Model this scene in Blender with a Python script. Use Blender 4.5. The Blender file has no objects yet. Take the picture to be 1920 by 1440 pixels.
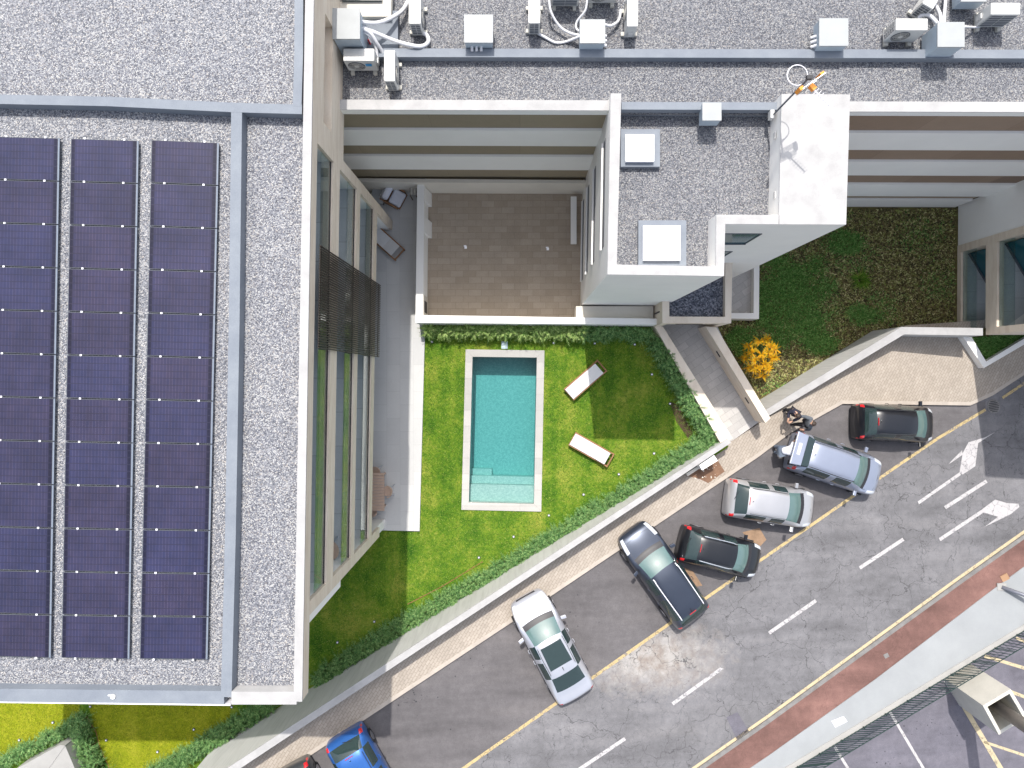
import bpy, bmesh, math, random
import numpy as np
from mathutils import Vector, Matrix, Quaternion
random.seed(7); rng = np.random.default_rng(7)
S = bpy.context.scene; COL = S.collection
# ---------------------------------------------------------------- camera, sky, sun, exposure
H = 32.0; F = 1331.0                                   # metres above the lawn, focal length in photo pixels
_v = Vector((15/F, 11/F, -1)).normalized()             # the nadir lies a touch off the picture centre
RQ = _v.rotation_difference(Vector((0, 0, -1)))
cam = bpy.data.cameras.new('camera'); cam.sensor_width = 36; cam.lens = 36*F/1920; cam.clip_end = 2000; cam.clip_start = .1
co = bpy.data.objects.new('camera', cam); co.location = (0, 0, H); co.rotation_euler = RQ.to_matrix().to_euler(); COL.objects.link(co)
S.camera = co
SUN = Vector((-.062, .60, 1)).normalized()
W = bpy.data.worlds.new('World'); S.world = W; W.use_nodes = True
sky = W.node_tree.nodes.new('ShaderNodeTexSky'); sky.sky_type = 'NISHITA'; sky.sun_disc = False
sky.sun_elevation = math.asin(SUN.z); sky.sun_rotation = math.atan2(SUN.x, SUN.y)
sky.dust_density = 3.0; sky.air_density = 1.0
bg = W.node_tree.nodes['Background']; bg.inputs[1].default_value = 0.15
hs = W.node_tree.nodes.new('ShaderNodeHueSaturation'); hs.inputs['Saturation'].default_value = .55   # a thin white haze in the sky
W.node_tree.links.new(sky.outputs[0], hs.inputs['Color']); W.node_tree.links.new(hs.outputs[0], bg.inputs[0])
sl = bpy.data.lights.new('sun', 'SUN'); sl.energy = 2.6; sl.angle = math.radians(.53); sl.color = (1, .955, .89)
so = bpy.data.objects.new('sun', sl); so.rotation_euler = (-SUN).to_track_quat('-Z', 'Y').to_euler(); so.location = (0, 20, 60); COL.objects.link(so)
S.view_settings.view_transform = 'Standard'; S.view_settings.look = 'None'; S.view_settings.gamma = 1
S.view_settings.exposure = .86
S.cycles.max_bounces = 7; S.cycles.diffuse_bounces = 4; S.cycles.glossy_bounces = 4; S.cycles.transparent_max_bounces = 10
S.cycles.caustics_reflective = False; S.cycles.caustics_refractive = False

# ---------------------------------------------------------------- surveying helpers
def at(px, py, z=0.0):
    d = RQ @ Vector(((px-960)/F, -(py-720)/F, -1)); t = (z-H)/d.z
    return Vector((d.x*t, d.y*t, z))
US = Vector((.848, .530)); G = .145                    # downhill direction of the street and its grade
_p0 = at(1380, 840, -.3); P0 = Vector((_p0.x, _p0.y))
def zs(x, y, off=0.0): return -.3 - G*((x-P0.x)*US.x + (y-P0.y)*US.y) + off
def ats(px, py, off=0.0):
    z = 0
    for _ in range(12):
        p = at(px, py, z); z = zs(p.x, p.y, off)
    return at(px, py, z)
SN = Vector((G*US.x, G*US.y, 1)).normalized()
def frame(ox, oy, deg): return Matrix.Translation((ox, oy, 0)) @ Matrix.Rotation(math.radians(deg), 4, 'Z')

# ---------------------------------------------------------------- objects
def tag(o, label=None, cat=None, group=None, kind=None):
    if label: o['label'] = label
    if cat: o['category'] = cat
    if group: o['group'] = group
    if kind: o['kind'] = kind
    return o
def thing(name, label, cat, loc=(0, 0, 0), group=None):
    o = bpy.data.objects.new(name, None); o.empty_display_size = .3; o.location = loc; COL.objects.link(o)
    return tag(o, label, cat, group)
def root_loc(p):
    m = Matrix()
    while p is not None:
        m = Matrix.Translation(p.location) @ m if p.type == 'EMPTY' else m
        p = p.parent
    return m
def link(name, me, parent=None, mats=None, smooth=False):
    o = bpy.data.objects.new(name, me); COL.objects.link(o)
    if mats:
        for m in (mats if isinstance(mats, (list, tuple)) else [mats]): me.materials.append(m)
    if parent is not None:
        o.parent = parent
        if parent.type == 'EMPTY': o.matrix_parent_inverse = Matrix.Translation(-Vector(parent.location))
    if smooth: me.polygons.foreach_set('use_smooth', [True]*len(me.polygons))
    return o
def copy_tree(o, parent=None):
    c = o.copy(); COL.objects.link(c); c.parent = parent
    for ch in list(o.children): copy_tree(ch, c)
    return c
class MB:
    def __init__(s, M=None): s.v = []; s.f = []; s.m = []; s.M = M; s.mi = 0
    def add(s, vs, fs):
        b = len(s.v)
        for p in vs:
            p = Vector(p); s.v.append(tuple(s.M @ p) if s.M else tuple(p))
        for f in fs: s.f.append(tuple(b+i for i in f)); s.m.append(s.mi)
        return s
    def prism(s, top, zb):                              # top: 3-D polygon; zb: bottom height or 3-D polygon
        n = len(top); top = [Vector(p) for p in top]
        bot = [Vector((p.x, p.y, zb)) for p in top] if not isinstance(zb, (list, tuple)) else [Vector(p) for p in zb]
        a = sum(top[i].x*top[(i+1) % n].y - top[(i+1) % n].x*top[i].y for i in range(n))
        if a < 0: top = top[::-1]; bot = bot[::-1]
        fs = [tuple(range(n)), tuple(range(2*n-1, n-1, -1))] + [(i, n+i, n+(i+1) % n, (i+1) % n) for i in range(n)]
        return s.add(top+bot, fs)
    def slab(s, top, th): return s.prism(top, [Vector(p)-Vector((0, 0, th)) for p in top])
    def box(s, x0, x1, y0, y1, z0, z1):
        return s.prism([(x0, y0, z1), (x1, y0, z1), (x1, y1, z1), (x0, y1, z1)], z0)
    def obox(s, c, d, R=None):
        R = R or Matrix(); hx, hy, hz = d[0]/2, d[1]/2, d[2]/2; c = Vector(c)
        vs = [c + R.to_3x3() @ Vector((x*hx, y*hy, z*hz)) for z in (1, -1) for x, y in ((-1, -1), (1, -1), (1, 1), (-1, 1))]
        return s.add(vs, [(0, 1, 2, 3), (7, 6, 5, 4), (0, 4, 5, 1), (1, 5, 6, 2), (2, 6, 7, 3), (3, 7, 4, 0)])
    def bar(s, a, b, w, h=None, up=Vector((0, 0, 1))):
        a = Vector(a); b = Vector(b); h = h or w; x = (b-a); L = x.length; x.normalize()
        y = up.cross(x)
        y = y.normalized() if y.length > 1e-4 else Vector((0, 1, 0))
        z = x.cross(y)
        return s.obox((a+b)/2, (L, w, h), Matrix((x, y, z)).transposed().to_4x4())
    def tube(s, pts, r, n=8, cap=True):
        pts = [Vector(p) for p in pts]; rr = r if isinstance(r, (list, tuple)) else [r]*len(pts); vs = []; fs = []
        prev = None
        for i, p in enumerate(pts):
            t = (pts[min(i+1, len(pts)-1)] - pts[max(i-1, 0)]).normalized()
            if prev is None: a = t.orthogonal().normalized()
            else: a = (prev - t*prev.dot(t)).normalized()
            prev = a; b = t.cross(a)
            vs += [p + (a*math.cos(k*2*math.pi/n) + b*math.sin(k*2*math.pi/n))*rr[i] for k in range(n)]
        for i in range(len(pts)-1):
            for k in range(n): fs.append((i*n+k, i*n+(k+1) % n, (i+1)*n+(k+1) % n, (i+1)*n+k))
        if cap: fs += [tuple(range(n))[::-1], tuple((len(pts)-1)*n+k for k in range(n))]
        return s.add(vs, fs)
    def disc(s, c, r, n=20, nrm=(0, 0, 1), th=.02):
        c = Vector(c); nn = Vector(nrm).normalized(); return s.tube([c, c+nn*th], r, n)
    def quad(s, *p): return s.add(p, [tuple(range(len(p)))])
    def build(s, name, mats, parent=None, smooth=False, bevel=0):
        me = bpy.data.meshes.new(name); me.from_pydata(s.v, [], s.f)
        o = link(name, me, parent, mats, smooth)
        if any(s.m): me.polygons.foreach_set('material_index', s.m)
        if bevel:
            b = o.modifiers.new('bevel', 'BEVEL'); b.width = bevel; b.segments = 2; b.limit_method = 'ANGLE'
        me.validate(); me.update(); return o
def spline(pts, n=6):
    pts = [Vector(p) for p in pts]; out = []
    for i in range(len(pts)-1):
        p0 = pts[max(i-1, 0)]; p1 = pts[i]; p2 = pts[i+1]; p3 = pts[min(i+2, len(pts)-1)]
        for k in range(n):
            t = k/n
            out.append(.5*((2*p1)+(p2-p0)*t+(2*p0-5*p1+4*p2-p3)*t*t+(3*p1-p0-3*p2+p3)*t**3))
    return out+[pts[-1]]

# ---------------------------------------------------------------- materials
class N:
    def __init__(s, name):
        s.m = bpy.data.materials.new(name); s.m.use_nodes = True; s.t = s.m.node_tree; s.b = s.t.nodes['Principled BSDF']
        s.c = s.n('ShaderNodeTexCoord').outputs['Object']
    def n(s, t, **k):
        x = s.t.nodes.new(t)
        for a, b in k.items(): setattr(x, a, b)
        return x
    def l(s, a, b): s.t.links.new(a, b); return s
    def set(s, **k):
        nm = dict(rough='Roughness', metal='Metallic', spec='Specular IOR Level', coat='Coat Weight', croug='Coat Roughness', trans='Transmission Weight', ior='IOR', alpha='Alpha', sheen='Sheen Weight')
        for a, b in k.items(): s.b.inputs[nm[a]].default_value = b
        return s
    def mapc(s, rot=0, sc=(1, 1, 1), loc=(0, 0, 0), src=None):
        m = s.n('ShaderNodeMapping'); m.inputs['Rotation'].default_value = (0, 0, math.radians(rot)); m.inputs['Scale'].default_value = sc
        m.inputs['Location'].default_value = loc; s.l(src or s.c, m.inputs['Vector']); return m.outputs[0]
    def noise(s, scale, detail=4, rough=.6, src=None, dist=0):
        x = s.n('ShaderNodeTexNoise'); x.inputs['Scale'].default_value = scale; x.inputs['Detail'].default_value = detail
        x.inputs['Roughness'].default_value = rough; x.inputs['Distortion'].default_value = dist; s.l(src or s.c, x.inputs['Vector']); return x.outputs['Fac']
    def vor(s, scale, feat='F1', src=None):
        x = s.n('ShaderNodeTexVoronoi', feature=feat); x.inputs['Scale'].default_value = scale; s.l(src or s.c, x.inputs['Vector']); return x
    def ramp(s, src, stops, const=False):
        r = s.n('ShaderNodeValToRGB'); e = r.color_ramp.elements
        if const: r.color_ramp.interpolation = 'CONSTANT'
        while len(e) < len(stops): e.new(.5)
        for i, (p, c) in enumerate(stops):
            e[i].position = p; e[i].color = (c if len(c) == 4 else (*c, 1)) if isinstance(c, tuple) else (c, c, c, 1)
        s.l(src, r.inputs[0]); return r.outputs[0]
    def mix(s, f, a, b, mode='MIX'):
        x = s.n('ShaderNodeMix', data_type='RGBA', blend_type=mode)
        for i, v in ((0, f), (6, a), (7, b)):
            if isinstance(v, (int, float)): x.inputs[i].default_value = v if i == 0 else (v, v, v, 1)
            elif isinstance(v, tuple): x.inputs[i].default_value = (*v, 1)
            else: s.l(v, x.inputs[i])
        return x.outputs[2]
    def math(s, op, a, b=0.0, c=None, clamp=False):
        x = s.n('ShaderNodeMath', operation=op, use_clamp=clamp)
        for i, v in enumerate((a, b) if c is None else (a, b, c)):
            if isinstance(v, (int, float)): x.inputs[i].default_value = v
            else: s.l(v, x.inputs[i])
        return x.outputs[0]
    def col(s, src):
        if isinstance(src, tuple): s.b.inputs['Base Color'].default_value = (*src, 1)
        else: s.l(src, s.b.inputs['Base Color'])
        return s
    def bump(s, src, strength=.3, dist=.02):
        x = s.n('ShaderNodeBump'); x.inputs['Strength'].default_value = strength; x.inputs['Distance'].default_value = dist
        s.l(src, x.inputs['Height']); s.l(x.outputs[0], s.b.inputs['Normal']); return s
def soft(name, c, rough=.8, var=.12, sc=1.5, fine=30, bump=.05, spec=.3, **k):
    """a painted / rendered / stone surface: base colour with soft blotches and a fine grain"""
    n = N(name); a = n.noise(sc, 5); b = n.noise(fine, 3)
    lo = tuple(x*(1-var) for x in c); hi = tuple(min(1, x*(1+var*.6)) for x in c)
    r = n.ramp(a, [(.3, lo), (.7, hi)]); g = n.ramp(b, [(.3, (1-var*.7,)*3), (.7, (1, 1, 1))])
    n.col(n.mix(1, r, g, 'MULTIPLY')).set(rough=rough, spec=spec, **k)
    if bump: n.bump(b, bump, .01)
    return n.m
def flat(name, c, rough=.5, **k):
    n = N(name); a = n.noise(6, 3); n.col(n.ramp(a, [(.3, tuple(x*.92 for x in c)), (.7, c)])).set(rough=rough, **k); return n.m
M = {}
M['white'] = soft('white_render', (.86, .845, .81), .85, .04, .6, 40, .04)
M['cap'] = soft('stained_sun_dimmed_coping', (.42, .415, .412), .85, .14, 1.7, 40, .04)  # wall white darkened for sunlit flat tops; the blotches are stains
def streaked():
    n = N('streaked_white_render'); z = n.mapc(0, (2.2, 2.2, .18)); a = n.noise(3, 5, .65, z); b = n.noise(.5, 3)
    n.col(n.mix(n.ramp(a, [(.45, 0.0), (.75, .5)]), n.ramp(b, [(.3, (.50, .50, .485)), (.7, (.57, .565, .55))]), (.33, .33, .315))).set(rough=.9)
    return n.m
M['retain'] = streaked()
M['cream'] = soft('cream_render', (.70, .66, .58), .85, .07, .8, 30, .05)
def trav():
    n = N('travertine'); z = n.mapc(0, (.7, .35, 2.2)); a = n.noise(2.2, 6, .65, z); b = n.noise(45, 3)
    r = n.ramp(a, [(.25, (.62, .51, .40)), (.5, (.74, .64, .52)), (.75, (.80, .72, .61))])
    n.col(n.mix(.5, r, n.ramp(b, [(.3, .8), (.7, 1.0)]), 'MULTIPLY')).set(rough=.7).bump(b, .08, .01); return n.m
M['trav'] = trav()
def gravel(name='roof_gravel', k=1.0):
    n = N(name); v = n.vor(34); sp = n.n('ShaderNodeSeparateColor'); n.l(v.outputs['Color'], sp.inputs[0])
    c = n.ramp(sp.outputs[0], [(0, (.075, .08, .095)), (.14, (.12, .127, .145)), (.34, (.175, .182, .203)), (.52, (.23, .237, .255)), (.74, (.30, .304, .314)), (.90, (.43, .426, .412))])
    c = n.mix(1, c, (k, k, k*.995), 'MULTIPLY'); warm = n.mix(n.ramp(sp.outputs[1], [(.82, 0.0), (.88, 1.0)]), c, n.mix(1, c, (1.0, .93, .86), 'MULTIPLY'))
    edge = n.ramp(v.outputs['Distance'], [(.35, (1, 1, 1)), (.75, (.66, .66, .70))])
    big = n.ramp(n.noise(.5, 5), [(.3, (.86, .87, .90)), (.7, (1.0, 1.0, 1.0))])
    n.col(n.mix(1, n.mix(1, warm, edge, 'MULTIPLY'), big, 'MULTIPLY')).set(rough=.85)
    n.bump(n.math('SUBTRACT', 1.0, v.outputs['Distance']), .7, .025); return n.m
M['gravel'] = gravel('roof_gravel', .86); M['gravel2'] = gravel('roof_gravel_with_glare', 1.15)  # second copy carries the glare of the west roof in its colour
def dgravel():
    n = N('dark_gravel'); v = n.vor(19); sp = n.n('ShaderNodeSeparateColor'); n.l(v.outputs['Color'], sp.inputs[0])
    n.col(n.ramp(sp.outputs[0], [(0, (.03, .035, .05)), (.5, (.10, .11, .14)), (.9, (.25, .26, .3))])).set(rough=.85)
    n.bump(n.math('SUBTRACT', 1.0, v.outputs['Distance']), .9, .035); return n.m
M['dgravel'] = dgravel()
def felt():
    n = N('grey_roof_flashing'); a = n.noise(1.2, 6, .7); b = n.noise(60, 2)
    r = n.ramp(a, [(.3, (.175, .198, .235)), (.6, (.215, .24, .275)), (.8, (.255, .28, .31))])
    n.col(n.mix(.6, r, n.ramp(b, [(.3, .75), (.7, 1.0)]), 'MULTIPLY')).set(rough=.75).bump(b, .2, .01); return n.m
M['felt'] = felt()
def solar():
    n = N('solar_glass'); tc = n.n('ShaderNodeTexCoord'); uv = tc.outputs['UV']
    br = n.n('ShaderNodeTexBrick'); br.offset = 0; n.l(n.mapc(0, (20, 6, 1), src=uv), br.inputs['Vector'])
    br.inputs['Scale'].default_value = 1; br.inputs['Brick Width'].default_value = 1; br.inputs['Row Height'].default_value = 1
    br.inputs['Mortar Size'].default_value = .045; br.inputs['Mortar Smooth'].default_value = .3
    br.inputs['Color1'].default_value = (.025, .026, .060, 1); br.inputs['Color2'].default_value = (.029, .027, .056, 1); br.inputs['Mortar'].default_value = (.072, .068, .11, 1)
    row = n.n('ShaderNodeTexBrick'); row.offset = 0; n.l(n.mapc(0, (1, 6, 1), src=uv), row.inputs['Vector'])
    row.inputs['Scale'].default_value = 1; row.inputs['Brick Width'].default_value = 1; row.inputs['Row Height'].default_value = 1; row.inputs['Mortar Size'].default_value = .06
    row.inputs['Color1'].default_value = (1, 1, 1, 1); row.inputs['Color2'].default_value = (1, 1, 1, 1); row.inputs['Mortar'].default_value = (.38, .38, .42, 1)
    oi = n.n('ShaderNodeObjectInfo'); tint = n.ramp(oi.outputs['Random'], [(0, (.92, .98, 1.10)), (.5, (1, .98, 1.02)), (1, (1.05, .97, .97))])
    dirt = n.ramp(n.noise(1.1, 5), [(.35, (.85, .85, .85)), (.7, (1.25, 1.2, 1.2))])
    c = n.mix(1, n.mix(1, br.outputs[0], row.outputs[0], 'MULTIPLY'), tint, 'MULTIPLY')
    n.col(n.mix(1, c, dirt, 'MULTIPLY')).set(rough=.3, spec=.4); return n.m
M['solar'] = solar()
M['alu'] = flat('aluminium', (.55, .58, .62), .35, metal=.7)
M['edge'] = flat('panel_edge_strip', (.17, .20, .25), .4)
M['aluw'] = flat('bright_clamp', (.9, .9, .95), .3, metal=.2)
M['acw'] = flat('white_enamel', (.62, .615, .59), .4, spec=.5)
M['acc'] = flat('cream_enamel', (.68, .65, .58), .45, spec=.4)
M['black'] = flat('black_plastic', (.025, .025, .03), .5)
M['dgrey'] = flat('dark_grey_metal', (.10, .11, .13), .5)
M['grey'] = soft('grey_box_paint', (.36, .375, .38), .55, .06, 2, 40, .02)
M['bluegrey'] = flat('blue_grey_paint', (.40, .47, .53), .5)
M['pipew'] = flat('white_pipe_wrap', (.66, .66, .68), .55)
M['red'] = flat('red_plastic', (.55, .02, .03), .3, spec=.6)
M['tail'] = flat('red_lamp_lens', (.60, .015, .02), .12, spec=.8, coat=.6)
M['lampw'] = flat('clear_lamp_lens', (.55, .58, .62), .08, spec=.9)
M['orange'] = flat('orange_plastic', (.85, .32, .04), .5)
M['blue'] = flat('blue_sticker', (.04, .30, .62), .5)
def tiles(name, c1, c2, mortar, bw, bh, ms=.012, rot=0, off=.5, rough=.75, var=.12, scale=1, spec=.3, bump=.12, loc=(0, 0, 0)):
    n = N(name); v = n.mapc(rot, (scale,)*3, loc); b = n.n('ShaderNodeTexBrick'); b.offset = off; n.l(v, b.inputs['Vector'])
    b.inputs['Scale'].default_value = 1; b.inputs['Brick Width'].default_value = bw; b.inputs['Row Height'].default_value = bh
    b.inputs['Mortar Size'].default_value = ms; b.inputs['Mortar Smooth'].default_value = .2
    for k, c in (('Color1', c1), ('Color2', c2), ('Mortar', mortar)): b.inputs[k].default_value = (*c, 1)
    x = n.ramp(n.noise(1.3, 6, .7), [(.3, (1-var,)*3), (.7, (1, 1, 1))]); y = n.ramp(n.noise(22, 4), [(.3, (1-var,)*3), (.7, (1, 1, 1))])
    n.col(n.mix(1, n.mix(1, b.outputs[0], x, 'MULTIPLY'), y, 'MULTIPLY')).set(rough=rough, spec=spec).bump(b.outputs['Fac'], -bump, .01)
    return n.m
M['patio'] = tiles('beige_stone_tiles', (.405, .335, .26), (.475, .40, .32), (.33, .275, .215), .58, .285, .009, 0, .42, var=.16)
M['terrace'] = tiles('pale_grey_tiles', (.52, .52, .515), (.57, .57, .56), (.44, .44, .43), 1.2, .6, .006, 90, .5, var=.06)
M['walkt'] = tiles('grey_walk_tiles', (.46, .445, .43), (.56, .54, .52), (.37, .36, .35), .62, .31, .009, -34, .5, var=.14)
M['balt'] = tiles('balcony_grey_tiles', (.58, .59, .60), (.66, .665, .67), (.42, .42, .42), 1.2, .6, .01, 90, .5, var=.1)
M['coping'] = tiles('pool_coping_stone', (.42, .41, .39), (.52, .505, .48), (.33, .32, .30), .72, 50, .008, 90, 0, var=.1)
def paver(name, c1, c2, mort, bw=.2, bh=.1):
    return tiles(name, c1, c2, mort, bw, bh, .009, -58, .5, var=.16, bump=.3)
M['paver'] = paver('cream_paving_blocks', (.395, .345, .29), (.455, .40, .34), (.28, .235, .195), .24, .12)
M['kerb'] = soft('kerb_stone', (.44, .39, .34), .8, .12, 3, 30, .1)
M['kerbg'] = soft('grey_kerb_stone', (.21, .205, .20), .85, .25, 3, 30, .1)
def mosaic():
    n = N('pool_mosaic'); v = n.vor(22); v.distance = 'CHEBYCHEV'; sp = n.n('ShaderNodeSeparateColor'); n.l(v.outputs['Color'], sp.inputs[0])
    try: v.inputs['Randomness'].default_value = .0
    except Exception: pass
    a = n.ramp(sp.outputs[0], [(0, (.34, .44, .41)), (.5, (.41, .50, .46)), (1, (.50, .57, .52))])
    b = n.ramp(n.noise(9, 5, .7), [(.35, (.80, .86, .87)), (.65, (1, 1, 1))])
    n.col(n.mix(1, a, b, 'MULTIPLY')).set(rough=.4); return n.m
M['mosaic'] = mosaic()
def water():
    n = N('pool_water'); t = n.n('ShaderNodeBsdfTransparent'); t.inputs[0].default_value = (.97, .98, .98, 1)
    g = n.n('ShaderNodeBsdfGlossy'); g.inputs['Roughness'].default_value = .04
    w = n.noise(5, 3, .5, dist=.6); bp = n.n('ShaderNodeBump'); bp.inputs['Strength'].default_value = .25; bp.inputs['Distance'].default_value = .03; n.l(w, bp.inputs['Height'])
    n.l(bp.outputs[0], g.inputs['Normal']); fr = n.n('ShaderNodeFresnel'); fr.inputs['IOR'].default_value = 1.33; n.l(bp.outputs[0], fr.inputs['Normal'])
    m = n.n('ShaderNodeMixShader'); n.l(fr.outputs[0], m.inputs[0]); n.l(t.outputs[0], m.inputs[1]); n.l(g.outputs[0], m.inputs[2])
    n.l(m.outputs[0], n.t.nodes['Material Output'].inputs['Surface'])
    va = n.n('ShaderNodeVolumeAbsorption'); va.inputs['Color'].default_value = (.36, .80, .825, 1); va.inputs['Density'].default_value = 1.0; n.l(va.outputs[0], n.t.nodes['Material Output'].inputs['Volume']); return n.m
M['water'] = water()
def pane(name, tint=(.84, .91, .915), rough=.02):
    n = N(name); t = n.n('ShaderNodeBsdfTransparent'); t.inputs[0].default_value = (*tint, 1)
    g = n.n('ShaderNodeBsdfGlossy'); g.inputs['Roughness'].default_value = rough; lw = n.n('ShaderNodeLayerWeight'); lw.inputs['Blend'].default_value = .5
    f5 = n.math('ADD', .05, n.math('MULTIPLY', .60, n.math('POWER', lw.outputs['Facing'], 3.6)))
    m = n.n('ShaderNodeMixShader'); n.l(f5, m.inputs[0]); n.l(t.outputs[0], m.inputs[1]); n.l(g.outputs[0], m.inputs[2])
    n.l(m.outputs[0], n.t.nodes['Material Output'].inputs['Surface']); return n.m
M['glass'] = pane('balcony_glass')
M['wglass'] = flat('window_glass', (.05, .065, .07), .06, spec=.8)
M['tglass'] = flat('teal_window_glass', (.012, .10, .125), .08, spec=.8)
M['bronze'] = flat('bronze_louvre', (.045, .036, .030), .5, metal=.2)
M['deck'] = tiles('brown_balcony_deck', (.30, .25, .175), (.34, .285, .20), (.25, .205, .145), 3, .12, .008, 0, .5, var=.1)
M['deck2'] = tiles('reddish_brown_blind', (.30, .215, .155), (.335, .245, .18), (.24, .17, .125), 3, .12, .008, 0, .5, var=.1)
M['dsoil'] = soft('dark_soil', (.085, .055, .035), 1, .3, 4, 20, .4)  # darker soil tone for the bed by the walkway hedge
M['backw'] = flat('brown_balcony_wall', (.36, .285, .205), .8)
def asphalt(name, c, cracks=.0, blotch=.12, patch=None):
    n = N(name); g = n.noise(70, 3); a = n.noise(.45, 6, .65); b = n.noise(3, 6, .7)
    r = n.ramp(a, [(.3, tuple(x*(1-blotch) for x in c)), (.5, c), (.72, tuple(x*(1+blotch*1.2) for x in c))])
    r = n.mix(1, r, n.ramp(b, [(.3, (.86,)*3), (.7, (1.1,)*3)]), 'MULTIPLY')
    r = n.mix(1, r, n.ramp(g, [(.3, (.72,)*3), (.7, (1.25,)*3)]), 'MULTIPLY')
    sk = n.noise(1.0, 5, .6, n.mapc(-32, (.12, 1.1, 1)))
    r = n.mix(1, r, n.ramp(sk, [(.3, (.80,)*3), (.5, (1.0,)*3), (.7, (1.16, 1.15, 1.13))]), 'MULTIPLY')
    if patch:
        mp = n.mapc(-32, (.26, .55, .0), patch); ln = n.n('ShaderNodeVectorMath', operation='LENGTH'); n.l(mp, ln.inputs[0])
        d = n.math('ADD', ln.outputs['Value'], n.math('MULTIPLY', n.math('SUBTRACT', n.noise(2.2, 8, .75), .5), 1.7))
        r = n.mix(n.ramp(d, [(.2, .72), (1.15, 0.0)]), r, n.mix(n.ramp(n.noise(1.6, 6, .7), [(.42, 0.0), (.62, 1.0)]), (.41, .39, .365), (.27, .225, .19)))
    if cracks:
        ds = n.n('ShaderNodeVectorMath', operation='ADD'); nz = n.n('ShaderNodeTexNoise'); nz.inputs['Scale'].default_value = 1.6; nz.inputs['Detail'].default_value = 6; n.l(n.c, nz.inputs['Vector'])
        scv = n.n('ShaderNodeVectorMath', operation='SCALE'); n.l(nz.outputs['Color'], scv.inputs[0]); scv.inputs['Scale'].default_value = 1.1
        n.l(n.c, ds.inputs[0]); n.l(scv.outputs[0], ds.inputs[1])
        for sc, w, st in ((.42, .008, 1), (1.15, .012, .8), (2.6, .018, .5)):
            e = n.vor(sc, 'DISTANCE_TO_EDGE', ds.outputs[0]); k = n.ramp(e.outputs[0], [(0, 1.0), (w, 0.0)])
            mk = n.ramp(n.noise(.8*sc+.2, 3), [(.38, 0.0), (.50, st*cracks)]); r = n.mix(n.math('MULTIPLY', k, mk), r, tuple(x*.35 for x in c))
    n.col(r).set(rough=.92, spec=.25).bump(g, .3, .01); return n.m
_pp = ats(1225, 1235)
def ploc(p, rot, sc):                                   # mapping location so that the pattern's origin is at p
    R = Matrix.Rotation(math.radians(rot), 3, 'Z'); v = R @ Vector((p.x*sc[0], p.y*sc[1], 0)); return (-v.x, -v.y, 0)
M['road'] = asphalt('old_cracked_asphalt', (.165, .163, .172), 1.0, .18, ploc(_pp, -32, (.26, .55)))
M['newasph'] = asphalt('new_dark_asphalt', (.125, .118, .122), .12, .12)
M['lot'] = asphalt('parking_lot_asphalt', (.135, .13, .155), .0, .15)
M['redt'] = asphalt('red_asphalt_footway', (.175, .098, .085), .3, .28)
M['whitef'] = soft('pale_painted_concrete', (.30, .315, .325), .8, .10, .7, 40, .03)
M['conc'] = soft('grey_concrete', (.35, .345, .33), .85, .1, 1.5, 40, .08)
M['ground'] = soft('dry_ground', (.22, .19, .14), .95, .25, .1, 3, .1)
def marking(name, c, wear, base, edge=.5):
    n = N(name); a = n.noise(9, 6, .75); b = n.noise(1.1, 3)
    f = n.ramp(n.math('ADD', a, n.math('MULTIPLY', n.math('SUBTRACT', b, .5), .35)), [(wear, 0.0), (wear+.05, 1.0)])
    vv = n.ramp(n.noise(2.5, 5), [(.3, tuple(x*.85 for x in c)), (.7, c)])
    ds = n.n('ShaderNodeVectorMath', operation='ADD'); nz = n.n('ShaderNodeTexNoise'); nz.inputs['Scale'].default_value = 1.6; nz.inputs['Detail'].default_value = 6; n.l(n.c, nz.inputs['Vector'])
    n.l(n.c, ds.inputs[0]); n.l(nz.outputs['Color'], ds.inputs[1]); e = n.vor(1.6, 'DISTANCE_TO_EDGE', ds.outputs[0]); k = n.ramp(e.outputs[0], [(0, 1.0), (.02, 0.0)])
    n.col(n.mix(k, n.mix(f, base, vv), tuple(x*.5 for x in base))).set(rough=.8); return n.m
M['mwhite'] = marking('worn_white_road_paint', (.46, .445, .45), .37, (.2, .2, .21))
M['myellow'] = marking('worn_yellow_road_paint', (.48, .37, .18), .41, (.2, .18, .16))
M['myellow2'] = marking('yellow_kerb_paint', (.50, .42, .27), .30, (.3, .27, .22))
def lawn(name, ramp, big=.6):
    n = N(name); a = n.noise(big, 6, .7); b = n.noise(6, 6, .75); c = n.noise(42, 3, .7)
    st = n.mapc(0, (1.3, .05, 1)); d = n.noise(1.2, 3, .5, st)
    f = n.math('ADD', n.math('MULTIPLY', a, .52), n.math('ADD', n.math('MULTIPLY', b, .28), n.math('MULTIPLY', d, .20)))
    r = n.ramp(f, ramp)
    n.col(n.mix(1, r, n.ramp(c, [(.3, (.60, .66, .60)), (.7, (1.22, 1.16, 1.1))]), 'MULTIPLY')).set(rough=.95, spec=.1).bump(c, .8, .04); return n.m
M['lawn'] = lawn('lawn_turf', [(.39, (.035, .11, .012)), (.46, (.085, .185, .018)), (.51, (.155, .255, .025)), (.60, (.31, .34, .06))])
M['lawn2'] = lawn('yellow_lawn_turf', [(.38, (.15, .20, .012)), (.50, (.27, .31, .015)), (.62, (.40, .39, .04))])
def scrub():
    n = N('scrub_soil'); a = n.noise(1.1, 6, .7); b = n.noise(14, 5, .8)
    f = n.math('ADD', n.math('MULTIPLY', a, .5), n.math('MULTIPLY', b, .5))
    n.col(n.ramp(f, [(.36, (.035, .05, .018)), (.45, (.085, .075, .035)), (.52, (.15, .125, .05)), (.6, (.13, .16, .045)), (.7, (.27, .25, .10))])).set(rough=1, spec=.1).bump(b, .9, .05); return n.m
M['scrub'] = scrub()
M['soil'] = soft('red_brown_soil', (.22, .13, .085), 1, .25, 4, 20, .4)
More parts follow.
